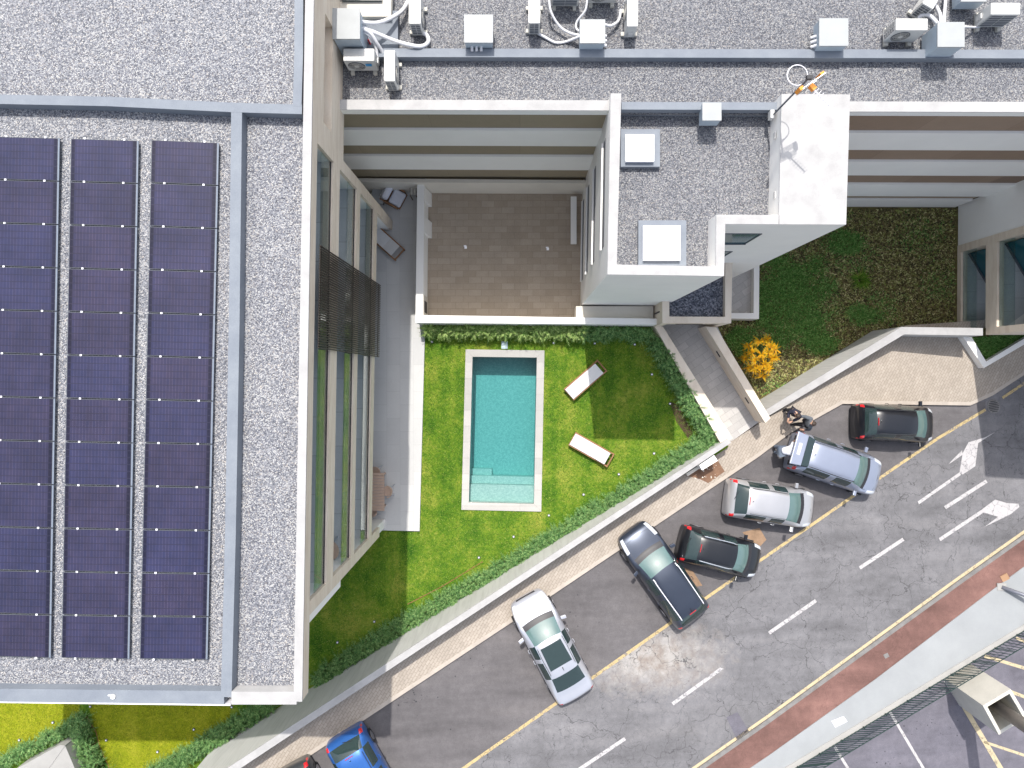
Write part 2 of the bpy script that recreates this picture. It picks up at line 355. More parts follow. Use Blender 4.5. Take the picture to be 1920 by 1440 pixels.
M['edging'] = flat('rusty_lawn_edging', (.26, .12, .05), .8)
def leaf(name, stops, rough=.6, tl=.25):
    n = N(name); g = n.n('ShaderNodeNewGeometry'); n.col(n.ramp(g.outputs['Random Per Island'], stops)).set(rough=rough, spec=.25)
    tr = n.n('ShaderNodeBsdfTranslucent'); n.l(n.ramp(g.outputs['Random Per Island'], stops), tr.inputs[0]); m = n.n('ShaderNodeMixShader'); m.inputs[0].default_value = tl
    n.l(n.b.outputs[0], m.inputs[1]); n.l(tr.outputs[0], m.inputs[2]); n.l(m.outputs[0], n.t.nodes['Material Output'].inputs['Surface']); return n.m
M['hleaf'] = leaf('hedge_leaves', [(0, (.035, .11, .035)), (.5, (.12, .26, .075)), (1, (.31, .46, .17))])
M['hleaf2'] = leaf('sunlit_hedge_leaves', [(0, (.07, .16, .035)), (.5, (.23, .36, .085)), (1, (.48, .58, .22))])  # lighter leaf colours paint the sun on the lit stretch of hedge
M['gblade'] = leaf('grass_blades', [(0, (.045, .15, .015)), (.5, (.135, .275, .025)), (.8, (.22, .35, .04)), (1, (.42, .45, .12))], .7, .35)
M['gblade2'] = leaf('yellow_grass_blades', [(0, (.16, .22, .012)), (.6, (.36, .40, .02)), (1, (.52, .48, .05))], .7, .35)
M['wleaf'] = leaf('weed_leaves', [(0, (.035, .032, .018)), (.35, (.12, .10, .045)), (.6, (.27, .21, .095)), (.8, (.27, .33, .08)), (1, (.68, .62, .32))])
M['clover'] = leaf('clover_leaves', [(0, (.06, .17, .035)), (.6, (.14, .32, .07)), (1, (.36, .55, .18))])
M['yleaf'] = leaf('yellow_shrub_leaves', [(0, (.75, .26, .015)), (.35, (.85, .44, .015)), (.75, (.80, .58, .02)), (1, (.42, .44, .04))], .5, .35)
M['stem'] = flat('brown_stems', (.10, .065, .035), .9)
M['wood'] = tiles('teak_wood', (.33, .17, .085), (.39, .21, .11), (.15, .08, .04), .8, .09, .01, 0, .5, var=.15)
M['cushion'] = soft('white_cushion', (.66, .655, .65), .9, .04, 3, 60, .05)
M['lavc'] = soft('lavender_white_cushion', (.72, .73, .80), .9, .08, 3, 20, .1)
M['pinkw'] = flat('pale_pink_teak', (.50, .36, .28), .6)
M['fgreen'] = flat('dark_green_fence_paint', (.015, .035, .034), .4)
M['steel'] = soft('galvanised_steel', (.30, .27, .24), .45, .25, .8, 20, .03, metal=.5)
M['plaster'] = soft('pale_cream_concrete', (.58, .56, .50), .85, .1, 1.5, 30, .05)
M['polec'] = flat('dark_street_pole', (.22, .23, .27), .5, metal=.4)
M['carglass'] = flat('tinted_car_glass', (.10, .17, .165), .04, spec=.9)
M['carglass2'] = flat('dark_car_glass', (.022, .04, .04), .05, spec=.8)
M['tyre'] = flat('tyre_rubber', (.02, .02, .022), .9)
M['rim'] = flat('alloy_rim', (.5, .5, .53), .3, metal=.8)
M['skylight'] = flat('opal_skylight_dome', (.50, .51, .51), .25, spec=.5)
def paint(name, c, metal=.55, rough=.32):
    n = N(name); a = n.noise(1.5, 3); n.col(n.ramp(a, [(.3, tuple(x*.94 for x in c)), (.7, c)])).set(rough=rough, metal=metal, coat=.6, croug=.08); return n.m
# ================================================================ SETTING: ground, street, lawns
def struct(mb, name, mat, **k): return tag(mb.build(name, mat, **k), kind='structure')
g = MB(); g.quad((-400, -400, -9.5), (400, -400, -9.5), (400, 400, -9.5), (-400, 400, -9.5)); struct(g, 'ground', M['ground'])
def sp(pts, off): return [ats(x, y, off) for x, y in pts]
KERB = [(240, 1643), (569, 1425), (960, 1166.5), (1300, 938), (1420, 858), (1483, 811), (1580, 757), (1820, 760), (1862, 741), (1900, 716), (1960, 677), (2080, 600)]
FARK = [(1100, 1587), (1310, 1440), (1440, 1349), (1800, 1088), (1920, 1003), (2080, 888)]
m = MB(); m.slab(sp([(150, 1670), (1100, 1587+30)] + [(x, y+14) for x, y in FARK[1:]] + [(x-4, y-9) for x, y in KERB[::-1]], 0), .4); struct(m, 'road', M['road'])
# parking strip of newer, darker asphalt between kerb and yellow line
YL = [(700, 1560), (860, 1447), (1340, 1110), (1600, 930), (1760, 821), (1848, 768)]
m = MB(); m.slab(sp([(x, y) for x, y in YL] + [(1848, 752), (1820, 755), (1580, 752), (1483, 806), (960, 1160), (569, 1420), (240, 1640)], .004), .003); struct(m, 'parking_strip', M['newasph'])
SW_IN = [(240, 1560), (980, 1085), (1340, 848), (1436, 786), (1700, 610), (1850, 600), (2080, 560)]
PIT = [(1290, 893), (1318, 868), (1345, 862), (1359, 884), (1328, 906), (1312, 898)]
m = MB(); m.slab(sp(SW_IN + KERB[::-1], .12), .5); struct(m, 'sidewalk', M['paver'])
def strip(pts, w_px, off, th, mb, side=0):              # a band of width w (metres) along a polyline on the street plane
    P = sp(pts, off); L = []; R = []
    for i, p in enumerate(P):
        t = (P[min(i+1, len(P)-1)]-P[max(i-1, 0)]).normalized(); nrm = Vector((-t.y, t.x, 0)).normalized()
        L.append(p+nrm*w_px*(.5+side)); R.append(p-nrm*w_px*(.5-side))
    for i in range(len(P)-1):
        a = [L[i], R[i], R[i+1], L[i+1]]
        for q in a: q.z = zs(q.x, q.y, off)
        mb.slab([v.copy() for v in a], th)
    return mb
m = strip(KERB, .16, .126, .3, MB(), .46); struct(m, 'kerb', M['kerb'])
m = strip(FARK, .17, .10, .3, MB(), -.5); struct(m, 'kerb_far', M['kerbg'])
RT = [(1100, 1665), (1310, 1508), (1440, 1421), (1640, 1278), (1860, 1110), (1920, 1066), (2080, 950)]
m = MB(); m.slab(sp([(x+2, y+7) for x, y in FARK] + RT[::-1], .09), .3); struct(m, 'footway', M['redt'])
WE = [(1100, 1700), (1475, 1448), (1920, 1182), (2080, 1086)]
m = MB(); m.slab(sp([(x, y-3) for x, y in RT] + WE[::-1], .12), .6); struct(m, 'pavement', M['whitef'])
m = strip([(1300, 1552), (1475, 1445), (1920, 1178), (2080, 1082)], .28, .15, .6, MB(), 0); struct(m, 'lot_edge', M['conc'])
m = MB(); m.slab(sp([(1100, 1672), (1475, 1437), (1920, 1170), (2400, 883), (2400, 1900), (1100, 1900)], -.75), .3); struct(m, 'parking_lot', M['lot'])
# road markings
def marks(name, mat, polys, off=.006):
    m = MB()
    for p in polys: m.slab(sp(p, off), .004)
    return struct(m, name, mat)
def seg(a, b, w):                                       # thin rectangle between two photo points, w pixels wide
    a = Vector(a); b = Vector(b); t = (b-a).normalized(); n = Vector((-t.y, t.x))*w/2
    return [tuple(a+n), tuple(b+n), tuple(b-n), tuple(a-n)]
ml = strip(YL, .13, .010, .004, MB(), 0)
strip([(1880, 746), (1960, 692), (2040, 640)], .13, .010, .004, ml, 0); struct(ml, 'road_edge_line', M['myellow'])
struct(strip([(x-1, y-5) for x, y in FARK], .14, .008, .004, MB(), 0), 'road_edge_line', M['myellow2'])
marks('lane_dashes', M['mwhite'], [seg(a, b, 6.5) for a, b in (((1612, 1065), (1694, 1011)), ((1442, 1187), (1530, 1126)), ((1261, 1320), (1355, 1252)), ((1084, 1444), (1172, 1385)), ((1772, 952), (1850, 902)))])
c8 = lambda pts: [(1560+x/3.692, 690+y/3.692) for x, y in pts]
marks('lane_arrows', M['mwhite'], [c8([(593, 925), (883, 722), (893, 740), (603, 943)]), c8([(883, 722), (905, 590), (945, 515), (1060, 480), (1130, 443), (1012, 520), (992, 680), (905, 737)]), c8([(804, 669), (838, 632), (900, 570), (905, 600)]),
      c8([(740, 1178), (1032, 983), (1050, 1000), (752, 1198)]), c8([(1032, 983), (1130, 911), (1210, 935), (1290, 940), (1297, 962), (1240, 1010), (1056, 1100), (1150, 1030), (1050, 1000)])])
def lotm(name, mat, segs):
    m = MB()
    for a, b, w in segs: m.slab(sp(seg(a, b, w), -.742), .004)
    return struct(m, name, mat)
lotm('bay_lines', M['mwhite'], [((1669, 1335), (1737, 1450), 5), ((1565, 1400), (1597, 1452), 5), ((1768, 1270), (1800, 1320), 5)])
lotm('cream_bay_lines', M['myellow2'], [((1846, 1230), (1935, 1257), 6), ((1880, 1291), (1935, 1312), 6), ((1800, 1312), (1882, 1450), 9), ((1845, 1391), (1935, 1421), 5), ((1905, 1196), (1930, 1206), 5)])
# dirt spots and small patches on the asphalt
m = MB()
for (cx, cy, s, n) in ((770, 1310, 26, 36), (860, 1230, 30, 22), (905, 1400, 40, 10), (1150, 1010, 30, 8), (1080, 1160, 40, 14), (1660, 1430, 22, 14), (1745, 1360, 20, 16), (1570, 1160, 60, 10)):
    for _ in range(n):
        q = ats(cx+random.gauss(0, s), cy+random.gauss(0, s*.5), .012 if cx < 1600 else -.73); r = random.uniform(.012, .035)
        m.add([q+Vector((math.cos(a)*r*random.uniform(.6, 1.3), math.sin(a)*r, 0)) for a in (0, 1.05, 2.1, 3.14, 4.2, 5.2)], [(0, 1, 2, 3, 4, 5)])
tag(m.build('oil_spots', M['black']), kind='stuff', label='small dark oil spots spattered over the asphalt', cat='stain')
m = MB(); m.slab(sp([(1392, 998), (1424, 990), (1437, 1012), (1420, 1030)], .008), .003); m.slab(sp([(1283, 1064), (1300, 1072), (1317, 1098), (1300, 1101)], .008), .003); struct(m, 'road_patches', soft('tan_asphalt_patch', (.30, .20, .13), .95, .2, 4, 30, .2))
# dug-out bed beside the wall
m = MB(); m.slab(sp(PIT, .125), .01); struct(m, 'soil_pit', M['soil'])
m = MB()
for _ in range(26):
    q = ats(random.uniform(1300, 1348), random.uniform(872, 900), .14); s = random.uniform(.02, .06); m.obox(q, (s, s*.8, s*.6), Matrix.Rotation(random.random()*6, 4, 'Z'))
tag(m.build('rubble', M['cream']), 'scattered pale rubble lying in the red soil pit', 'rubble', kind='stuff')

# ---------------------------------------------------------------- lawns (z = 0) with the pool cut out
POOL_O = [(873, 655), (1021, 657), (1015, 959.5), (865, 956)]; POOL_I = [(886, 669), (1006.5, 670.5), (1001, 945), (879, 942)]
po = [at(x, y, 0) for x, y in POOL_O]
LAWN = [(782, 603), (1240, 607), (1366, 838), (960, 1102), (480, 1420), (300, 1540), (-700, 2200), (-900, 1100), (600, 1100)]
lw = [at(x, y, 0) for x, y in LAWN]
key = lw[:1] + [po[0]] + [po[3], po[2], po[1], po[0]+Vector((.0005, 0, 0))] + [lw[0]+Vector((.0005, 0, 0))] + lw[1:]
m = MB(); m.add(key, [tuple(range(len(key)))]); o = struct(m, 'lawn', M['lawn'])
if o.data.polygons[0].normal.z < 0: o.data.flip_normals()
L2 = [at(x, y, .004) for x, y in [(-60, 1290), (152, 1290), (148, 1345), (90, 1380), (-60, 1455)]]
m = MB(); m.add(L2[::-1], [tuple(range(5))]); o = struct(m, 'lawn_beside', M['lawn2'])
L3 = [at(x, y, .004) for x, y in [(160, 1300), (440, 1300), (430, 1345), (290, 1440), (215, 1470), (186, 1395)]]
m = MB(); m.add(L3[::-1], [tuple(range(6))]); struct(m, 'lawn_corner', M['lawn2'])
def pip(px, py, poly):
    ins = np.zeros(len(px), bool); j = len(poly)-1
    for i in range(len(poly)):
        xi, yi = poly[i][0], poly[i][1]; xj, yj = poly[j][0], poly[j][1]
        c = ((yi > py) != (yj > py)) & (px < (xj-xi)*(py-yi)/(yj-yi+1e-12)+xi); ins ^= c; j = i
    return ins
def blades(name, mat, poly, n, z, hh, ww, lean, parent=None, excl=(), clump=None, tri=True):
    """n small leaf or blade triangles standing in the polygon (world x, y)"""
    xs = [p[0] for p in poly]; ys = [p[1] for p in poly]
    x = rng.uniform(min(xs), max(xs), n*3); y = rng.uniform(min(ys), max(ys), n*3); k = pip(x, y, poly)
    for e in excl: k &= ~pip(x, y, e)
    if clump is not None: k &= clump(x, y)
    x = x[k][:n]; y = y[k][:n]; n = len(x); a = rng.uniform(0, 2*np.pi, n); h = hh*rng.uniform(.5, 1.3, n); w = ww*rng.uniform(.6, 1.4, n); le = lean*rng.uniform(.3, 1.5, n)
    ca, sa = np.cos(a), np.sin(a); zz = np.full(n, z) if np.isscalar(z) else z(x, y)
    V = np.empty((n, 3, 3)); V[:, 0] = np.stack([x-sa*w/2, y+ca*w/2, zz], 1); V[:, 1] = np.stack([x+sa*w/2, y-ca*w/2, zz], 1)
    V[:, 2] = np.stack([x+ca*le, y+sa*le, zz+h], 1)
    me = bpy.data.meshes.new(name); me.vertices.add(3*n); me.vertices.foreach_set('co', V.reshape(-1)); me.loops.add(3*n)
    me.loops.foreach_set('vertex_index', np.arange(3*n)); me.polygons.add(n); me.polygons.foreach_set('loop_start', np.arange(0, 3*n, 3)); me.polygons.foreach_set('loop_total', np.full(n, 3))
    me.update(calc_edges=True); return link(name, me, parent, mat)
vis = [at(x, y, 0) for x, y in [(792, 612), (1232, 620), (1345, 822), (1300, 870), (960, 1090), (700, 1262), (560, 1290), (560, 1100), (700, 990), (786, 997)]]
blades('grass', M['gblade'], vis, 90000, 0, .045, .022, .05, excl=[po]); tag(bpy.data.objects['grass'], 'short sunlit green lawn grass around the pool', 'grass', kind='stuff')
tag(blades('grass', M['gblade2'], L2, 12000, 0, .045, .024, .05), 'yellow-green grass left of the corner hedge', 'grass', kind='stuff')
tag(blades('grass', M['gblade2'], L3, 14000, 0, .045, .024, .05), 'yellow-green grass below the solar roof corner', 'grass', kind='stuff')
for nm, pts, lab in (('lawn_edging', [(0, 1421), (60, 1393), (137, 1351)], 'thin rusty edging strip between left lawn and hedge'), ('lawn_edging', [(163, 1345), (180, 1372), (187, 1400), (207, 1445)], 'thin rusty edging strip along the corner hedge, right side'),
                     ('lawn_edging', [(764, 1133), (830, 1099), (905, 1053)], 'thin brown edging strip along the long street hedge')):
    m = MB(); m.tube([at(x, y, .0) for x, y in pts], .022, 6); tag(m.build(nm, M['edging']), lab, 'lawn edging')

# ---------------------------------------------------------------- swimming pool
pool = thing('swimming_pool', 'rectangular turquoise swimming pool with pale stone coping in the lawn', 'pool', at(945, 805, 0))
ci = [at(x, y, .05) for x, y in POOL_I]; cq = [at(x, y, .05) for x, y in POOL_O]
m = MB()
for i in range(4): j = (i+1) % 4; m.prism([cq[i], cq[j], ci[j], ci[i]], -1.5)
m.build('coping', M['coping'], pool, bevel=.008)
zf = -1.32; m = MB(); cc0 = sum(ci, Vector())/4
def lerp(a, b, t): return a+(b-a)*t
def dn(p, z): return Vector((p.x, p.y, z))
for i in range(4): j = (i+1) % 4; e0 = (cc0-ci[i]).normalized()*.012; e1 = (cc0-ci[j]).normalized()*.012; m.quad(dn(ci[i]+e0, -.0), dn(ci[i]+e0, zf), dn(ci[j]+e1, zf), dn(ci[j]+e1, -.0))
m.quad(*[dn(p, zf) for p in ci])
m.build('basin', M['mosaic'], pool)
a0, a1, b1, b0 = ci                                     # north-west, north-east, south-east, south-west
def prow(t): return lerp(a0, b0, t), lerp(a1, b1, t)
m = MB(); w1, e1 = prow(.885); m.prism([dn(w1, -.45), dn(e1, -.45), dn(b1, -.45), dn(b0, -.45)], zf)
w2, e2 = prow(.83); m.prism([dn(w2, -.68), dn(e2, -.68), dn(lerp(e1, e2, .02), -.68), dn(lerp(w1, w2, .02), -.68)], zf)
w3, e3 = prow(.785); m.prism([dn(w3, -.95), dn(lerp(w3, e3, .33), -.95), dn(lerp(w2, e2, .33), -.95), dn(lerp(w2, w3, .02), -.95)], zf)
m.build('steps', M['mosaic'], pool)
cc_ = sum(ci, Vector())/4; m = MB(); m.prism([dn(p+(p-cc_).normalized()*.03, -.09) for p in ci], zf-.05); m.build('water', M['water'], pool)
m = MB(); m.obox(at(946, 647, .03), (.28, .33, .06)); m.obox(at(946, 647, .07), (.2, .22, .03)); tag(m.build('skimmer_lid', flat('pale_blue_lid', (.50, .62, .66), .4), bevel=.01), 'pale blue skimmer lid in the grass above the pool', 'pool lid')

# ================================================================ STREET WALL
WI = [(300, 1523), (700, 1260.5), (1364, 823)]; WO = [(300, 1540.5), (700, 1275.5), (1371, 830)]
wall = thing('garden_wall', 'long white rendered garden wall with flat top sloping along the street', 'wall', ats(1000, 1070, 0))
top_i = sp(WI, 1.22); top_o = sp(WO, 1.22)
m = MB()
for i in range(2):
    m.prism([top_i[i]-Vector((0, 0, .06)), top_i[i+1]-Vector((0, 0, .06)), top_o[i+1]-Vector((0, 0, .06)), top_o[i]-Vector((0, 0, .06))], -2)
m.build('wall', M['retain'], wall)
m = MB()
for i in range(2): m.slab([top_i[i], top_i[i+1], top_o[i+1], top_o[i]], .057)
m.build('coping', M['cap'], wall)
m = MB(); cab = sp([(1311, 872), (1339, 853), (1346, 864), (1316.5, 882)], 1.05); m.prism(cab, [dn(p, zs(p.x, p.y, .1)) for p in cab]); tag(m.build('meter_cabinet', M['white'], bevel=.01), 'white box cabinet standing against the street wall over the soil pit', 'cabinet')
m = MB(); led = sp([(1287, 888), (1311, 872), (1314, 877), (1290, 893)], .45); m.prism(led, [dn(p, zs(p.x, p.y, .1)) for p in led]); tag(m.build('low_ledge', M['cream'], bevel=.01), 'low pale ledge beside the white meter cabinet', 'ledge')
# wall of the sunken garden on the right (level top)
wr = thing('garden_wall', 'white rendered wall bending round the sunken right garden', 'wall', at(1560, 700, -2.9))
ti = [at(x, y, -.28) for x, y in [(1425, 775), (1690, 613), (1843, 615)]]; to = [at(x, y, -.28) for x, y in [(1436, 783), (1695, 627), (1843, 629)]]
m = MB()
for i in range(2): m.prism([ti[i]-Vector((0, 0, .06)), ti[i+1]-Vector((0, 0, .06)), to[i+1]-Vector((0, 0, .06)), to[i]-Vector((0, 0, .06))], -3.5)
m.build('wall', M['retain'], wr); m = MB()
for i in range(2): m.slab([ti[i], ti[i+1], to[i+1], to[i]], .057)
m.build('coping', M['cap'], wr)

# ================================================================ LEFT BUILDING (solar roof)
FL = frame(-5.86, 0, -1.1)
bl = thing('apartment_building', 'tall apartment building with grey gravel roof, solar panels and stone framed balconies', 'building', (-14, 0, 0))
ZR = 12.1
m = MB(FL); m.box(-15.0, -1.9, -8.6, 24, -3, 11.9); m.build('wall', M['cream'], bl)
m = MB(); m.prism([at(x, y, ZR) for x, y in [(-445, -900), (600, -900), (583, 0), (559, 1303), (-445, 1298)]], 11.9); m.build('roof', M['gravel2'], bl)
m = MB(FL); m.box(-.24, 0, -8.95, 24, 11.92, 12.44); m.box(-.24, 0, 10.6, 24, 9.0, 11.92); m.box(-.24, 0, 7.05, 7.45, 9.0, 11.92); m.box(-.24, 0, 7.45, 10.6, 11.35, 11.92); m.box(-.24, 0, 7.45, 10.6, 9.0, 10.5); m.box(-.9, -.42, 7.05, 24, 9.0, 11.9)
m.build('fascia', M['trav'], bl)
m = MB(FL); m.box(-.235, .004, -8.955, 24, 12.443, 12.5); m.build('parapet_cap', M['cap'], bl)
m = MB(); m.prism([at(x, y, 12.499) for x, y in [(434, 1297), (556, 1297), (556, 1321), (434, 1321)]], 11.91); m.build('parapet', M['cap'], bl); m = MB(); m.prism([at(x, y, 12.2) for x, y in [(-445, 1285), (434, 1292), (434, 1308), (-445, 1300)]], 11.89); m.build('eaves', M['white'], bl)
# grey flashed upstands crossing the roof
def up(pts, w, z1, z0, mb):
    P = [at(x, y, z1) for x, y in pts]
    for a, b in zip(P, P[1:]):
        t = (b-a).normalized(); n_ = Vector((-t.y, t.x, 0))*w/2; mb.prism([a+n_, b+n_, b-n_, a-n_], z0)
m = MB(); up([(-445, 177), (200, 190), (440, 201.5), (566, 205)], .26, 12.46, 11.95, m); m.build('upstand', M['felt'], bl)
m = MB(); up([(443.5, 210), (439, 600), (432, 1000), (424, 1307)], .30, 12.457, 11.95, m); m.build('upstand', M['felt'], bl)
m = MB(); up([(561, -300), (560, 100), (557, 199)], .24, 12.463, 11.95, m); m.build('upstand', M['felt'], bl)
m = MB(); up([(-452, 1302), (0, 1303.5), (420, 1308)], .36, 12.455, 11.95, m); m.build('upstand', M['felt'], bl)
m = MB(); up([(-452, 1316), (0, 1316.5), (432, 1322)], .04, 12.44, 11.95, m); m.build('drip_edge', M['aluw'], bl)
# facade: stone bands, balcony slabs, glass balustrades, windows
for zt, zb in ((10.2, 9.4), (7.05, 6.5), (4.1, 3.5)):
    m = MB(FL); m.box(-.30, 0, -6.35, 6.65, zb, zt); m.build('balcony_band', M['trav'], bl)
    m = MB(FL); m.box(-1.9, -.30, -6.35, 6.65, zb+.1, zt-.06); m.build('balcony_slab', M['balt'], bl)
    m = MB(FL); m.box(-.10, -.06, -6.33, 6.63, zt-.03, zt+.05); m.build('glass_channel', M['black'], bl)
    m = MB(FL); m.box(-.088, -.072, -6.33, 6.63, zt+.05, zt+1.05); m.build('balustrade', M['glass'], bl)
for z0, z1 in ((10.2, 11.9), (7.05, 9.5), (4.1, 6.6), (.12, 3.6)):
    m = MB(FL); m.box(-1.895, -1.87, -6.33, 6.63, z0, z1); w = m.build('window', M['wglass'], bl)
    m = MB(FL)
    for k in range(10): y = -6.3+k*1.43; m.box(-1.87, -1.82, y, y+.07, z0, z1)
    m.build('frame', M['dgrey'], w)
for sgn, y0, y1, zb in ((1, 6.65, 7.05, .12), (-1, -6.75, -6.35, .12)):
    m = MB(FL); m.box(-1.9, -.12, y0, y1, zb, 11.9); m.build('wing_wall', M['white'], bl)
    m = MB(FL); m.box(-.12, .003, y0, y1, (.12 if sgn > 0 else 1.9), 11.92); m.build('wing_edge', M['trav'], bl)
m = MB(FL); m.box(-1.9, -.03, -7.0, -6.75, 8.3, 11.9); m.build('side_panel', M['white'], bl)
scr = []
m = MB(FL)
for k in range(41): y = .86+k*.0728; m.box(.05, .09, y, y+.034, 2.95, 11.75)
m.build('louvre_screen', M['bronze'], bl)
m = MB(FL)
for z in (3.1, 11.5): m.box(.015, .048, .86, 3.82, z, z+.05)
m.build('screen_rail', M['bronze'], bl)
m = MB(); q = at(212, 1306, 12.47); m.disc(q, .07, 12, th=.02); m.obox(q+Vector((-.09, .03, 0)), (.1, .03, .02)); tag(m.build('bird_droppings', M['white']), 'white splash of bird droppings on the grey roof edge', 'stain')

# solar panels: three columns of twelve
def uvquad(name, P, mat, parent):
    me = bpy.data.meshes.new(name); me.from_pydata([tuple(p) for p in P], [], [(0, 1, 2, 3)]); uv = me.uv_layers.new(name='UVMap')
    for i, c in enumerate(((0, 0), (1, 0), (1, 1), (0, 1))): uv.data[i].uv = c
    return link(name, me, parent, mat)
ORD = ['first', 'second', 'third', 'fourth', 'fifth', 'sixth', 'seventh', 'eighth', 'ninth', 'tenth', 'eleventh', 'last']
COLS = [((-14, 255, 112, 258.5), (-34, 1231, 95, 1234), 'left'), ((133, 259, 260, 263), (115, 1234, 242.5, 1236), 'middle'), ((284, 261.5, 410.5, 267), (262, 1236, 389, 1237), 'right')]
for (tl, bt, cn) in COLS:
    for r in range(12):
        def cp(u, t):                                   # u across 0..1, t down 0..12
            k = t/12; x = lerp(lerp(tl[0], tl[2], u), lerp(bt[0], bt[2], u), k); y = lerp(lerp(tl[1], tl[3], u), lerp(bt[1], bt[3], u), k)
            return at(x, y, 12.165+.055*u)
        g0, g1 = r+.012, r+.988
        c4 = [cp(0, g1), cp(1, g1), cp(1, g0), cp(0, g0)]
        t = thing('solar_panel', f'dark violet solar panel, {ORD[r]} from the top of the {cn} column on the gravel roof', 'solar panel', (c4[0]+c4[2])/2 - Vector((0, 0, .2)), 'solar panels on the gravel roof')
        m = MB(); m.slab(c4, .035); m.build('frame', M['dgrey'], t); m = MB(); m.slab([lerp(c4[1], c4[0], .022)+Vector((0, 0, .003)), c4[1]+Vector((0, 0, .003)), c4[2]+Vector((0, 0, .003)), lerp(c4[2], c4[3], .022)+Vector((0, 0, .003))], .02); m.build('edge_strip', M['edge'], t)
        e = .022; ins = [lerp(c4[i], (c4[0]+c4[2])/2, e) + Vector((0, 0, .004)) for i in range(4)]
        ins[1] = lerp(c4[1], c4[0], .03)+Vector((0, 0.01, .004)); ins[2] = lerp(c4[2], c4[3], .03)+Vector((0, -.01, .004))
        uvquad('cells', ins, M['solar'], t)
        for v in ((r+1.0,) if r else (0.0, 1.0)):
            for u in (.21, .79): m = MB(); m.obox(cp(u, v)+Vector((0, 0, .012)), (.055, .05, .02)); m.build('clamp', M['aluw'], t)
        lift = .06; m = MB(); P_ = [lerp(q_, (c4[0]+c4[2])/2, lift)-Vector((0, 0, .036)) for q_ in c4]; m.prism(P_, 12.08); m.build('support', M['black'], t)

# ================================================================ NORTH BUILDING with the stair tower
FN = frame(0, 8.46, -.42)
bn = thing('apartment_building', 'long white apartment building with gravel roof, brown recessed balconies and projecting stair tower', 'building', (10, 15, 0))
m = MB(FN); m.box(-5.5, 38, 1.9, 26, -3.2, 9.1); m.build('wall', M['cream'], bn)
m = MB(FN); m.box(-7.6, 38, .0, 26, 9.12, 9.25); m.build('roof', M['gravel'], bn)
m = MB(FN); m.box(-7.5, 2.9, -.003, .31, 9.14, 9.5); m.box(10.2, 38, -.003, .31, 9.14, 9.46); m.build('parapet', M['white'], bn)
m = MB(FN); m.box(-7.5, 2.9, -.006, .313, 9.50, 9.53); m.box(10.2, 38, -.006, .313, 9.46, 9.50); m.build('parapet_cap', M['cap'], bn)
for x0, x1, lev in ((-7.5, 2.8, ((6.05, 7.67), (3.07, 4.8))), (9.0, 23.5, ((5.75, 7.55), (2.5, 4.35), (-.8, 1.15)))):
    for zb, zt in lev:
        m = MB(FN); m.box(x0, x1, 0, .09, zb, zt); m.build('balcony_parapet', M['white'], bn)
        m = MB(FN); m.box(x0, x1, .10, 1.9, zb, zb+.3); m.build('balcony_floor', M['deck'], bn)
        m = MB(FN); m.box(x0, x1, .095, .13, zt-.2, min(zt+1.6, 9.119)); m.build('slatted_blind', M['deck2' if x0 > 0 else 'deck'], bn)
m = MB(FN); m.box(-7.5, 2.8, .095, .13, 1.5, 3.1); m.build('slatted_blind', M['deck'], bn)
m = MB(FN); m.box(9, 21.2, .02, 1.9, -3.2, -1.55); m.build('base_wall', M['white'], bn)
m = MB(FN); m.box(9, 21.2, .1, 1.9, -1.5, -.8); m.build('base_recess', M['backw'], bn)
# grey upstands on this roof
m = MB(FN); m.box(-5.2, 38, 1.60+.05, 1.92, 9.25, 9.55); m.build('upstand', M['felt'], bn)
m = MB(); up([(640, 60), (746, 60)], 1.35, 9.50, 9.2, m); m.build('upstand', M['felt'], bn)
m = MB(FN); m.box(3.2, 8.2, .03, .27, 8.9, 9.52); m.build('upstand', M['felt'], bn)
# stair tower
T = lambda pts, z: [at(x, y, z) for x, y in pts]
TO = [(1145, 175), (1139, 514.5), (1357.5, 517.5), (1360, 420), (1586.5, 421), (1594, 177)]
tw = T(TO, 9.9); m = MB(); m.prism([dn(p, 8.85) for p in tw], -3.3); m.build('tower_wall', M['white'], bn)
m = MB(); inn = T([(1150, 190), (1144, 510), (1352, 512), (1352, 410), (1470, 410), (1470, 190)], 9.9); m.prism([dn(p, 8.95) for p in inn], 8.86); m.build('tower_roof', M['gravel'], bn)
m = MB()
for q in ([(1145, 175), (1165, 175), (1156.5, 496), (1139, 514.5)], [(1139, 514.5), (1156.5, 496), (1342, 499.5), (1357.5, 517.5)], [(1342, 499.5), (1343, 402.5), (1360, 420), (1357.5, 517.5)], [(1343, 402.5), (1461, 403), (1461, 420.5), (1360, 420)]):
    m.prism(T(q, 9.9), 8.852)
m.build('tower_parapet', M['white'], bn)
m = MB()
for q in ([(1145, 175), (1165, 175), (1156.5, 496), (1139, 514.5)], [(1139, 514.5), (1156.5, 496), (1342, 499.5), (1357.5, 517.5)], [(1342, 499.5), (1343, 402.5), (1360, 420), (1357.5, 517.5)], [(1343, 402.5), (1461, 403), (1461, 420.5), (1360, 420)], [(1465.5, 176), (1594, 177), (1586.5, 421), (1460, 420.5)]):
    m.slab(T(q, 9.93), .027)
m.build('tower_coping', M['cap'], bn)
m = MB(); m.prism(T([(1465.5, 176), (1594, 177), (1586.5, 421), (1460, 420.5)], 9.9), 8.852); m.build('tower_block', M['white'], bn)
mid = at(1142, 345, 9.9); xw = lambda y: lerp(tw[1].x, tw[0].x, (y-tw[1].y)/(tw[0].y-tw[1].y))
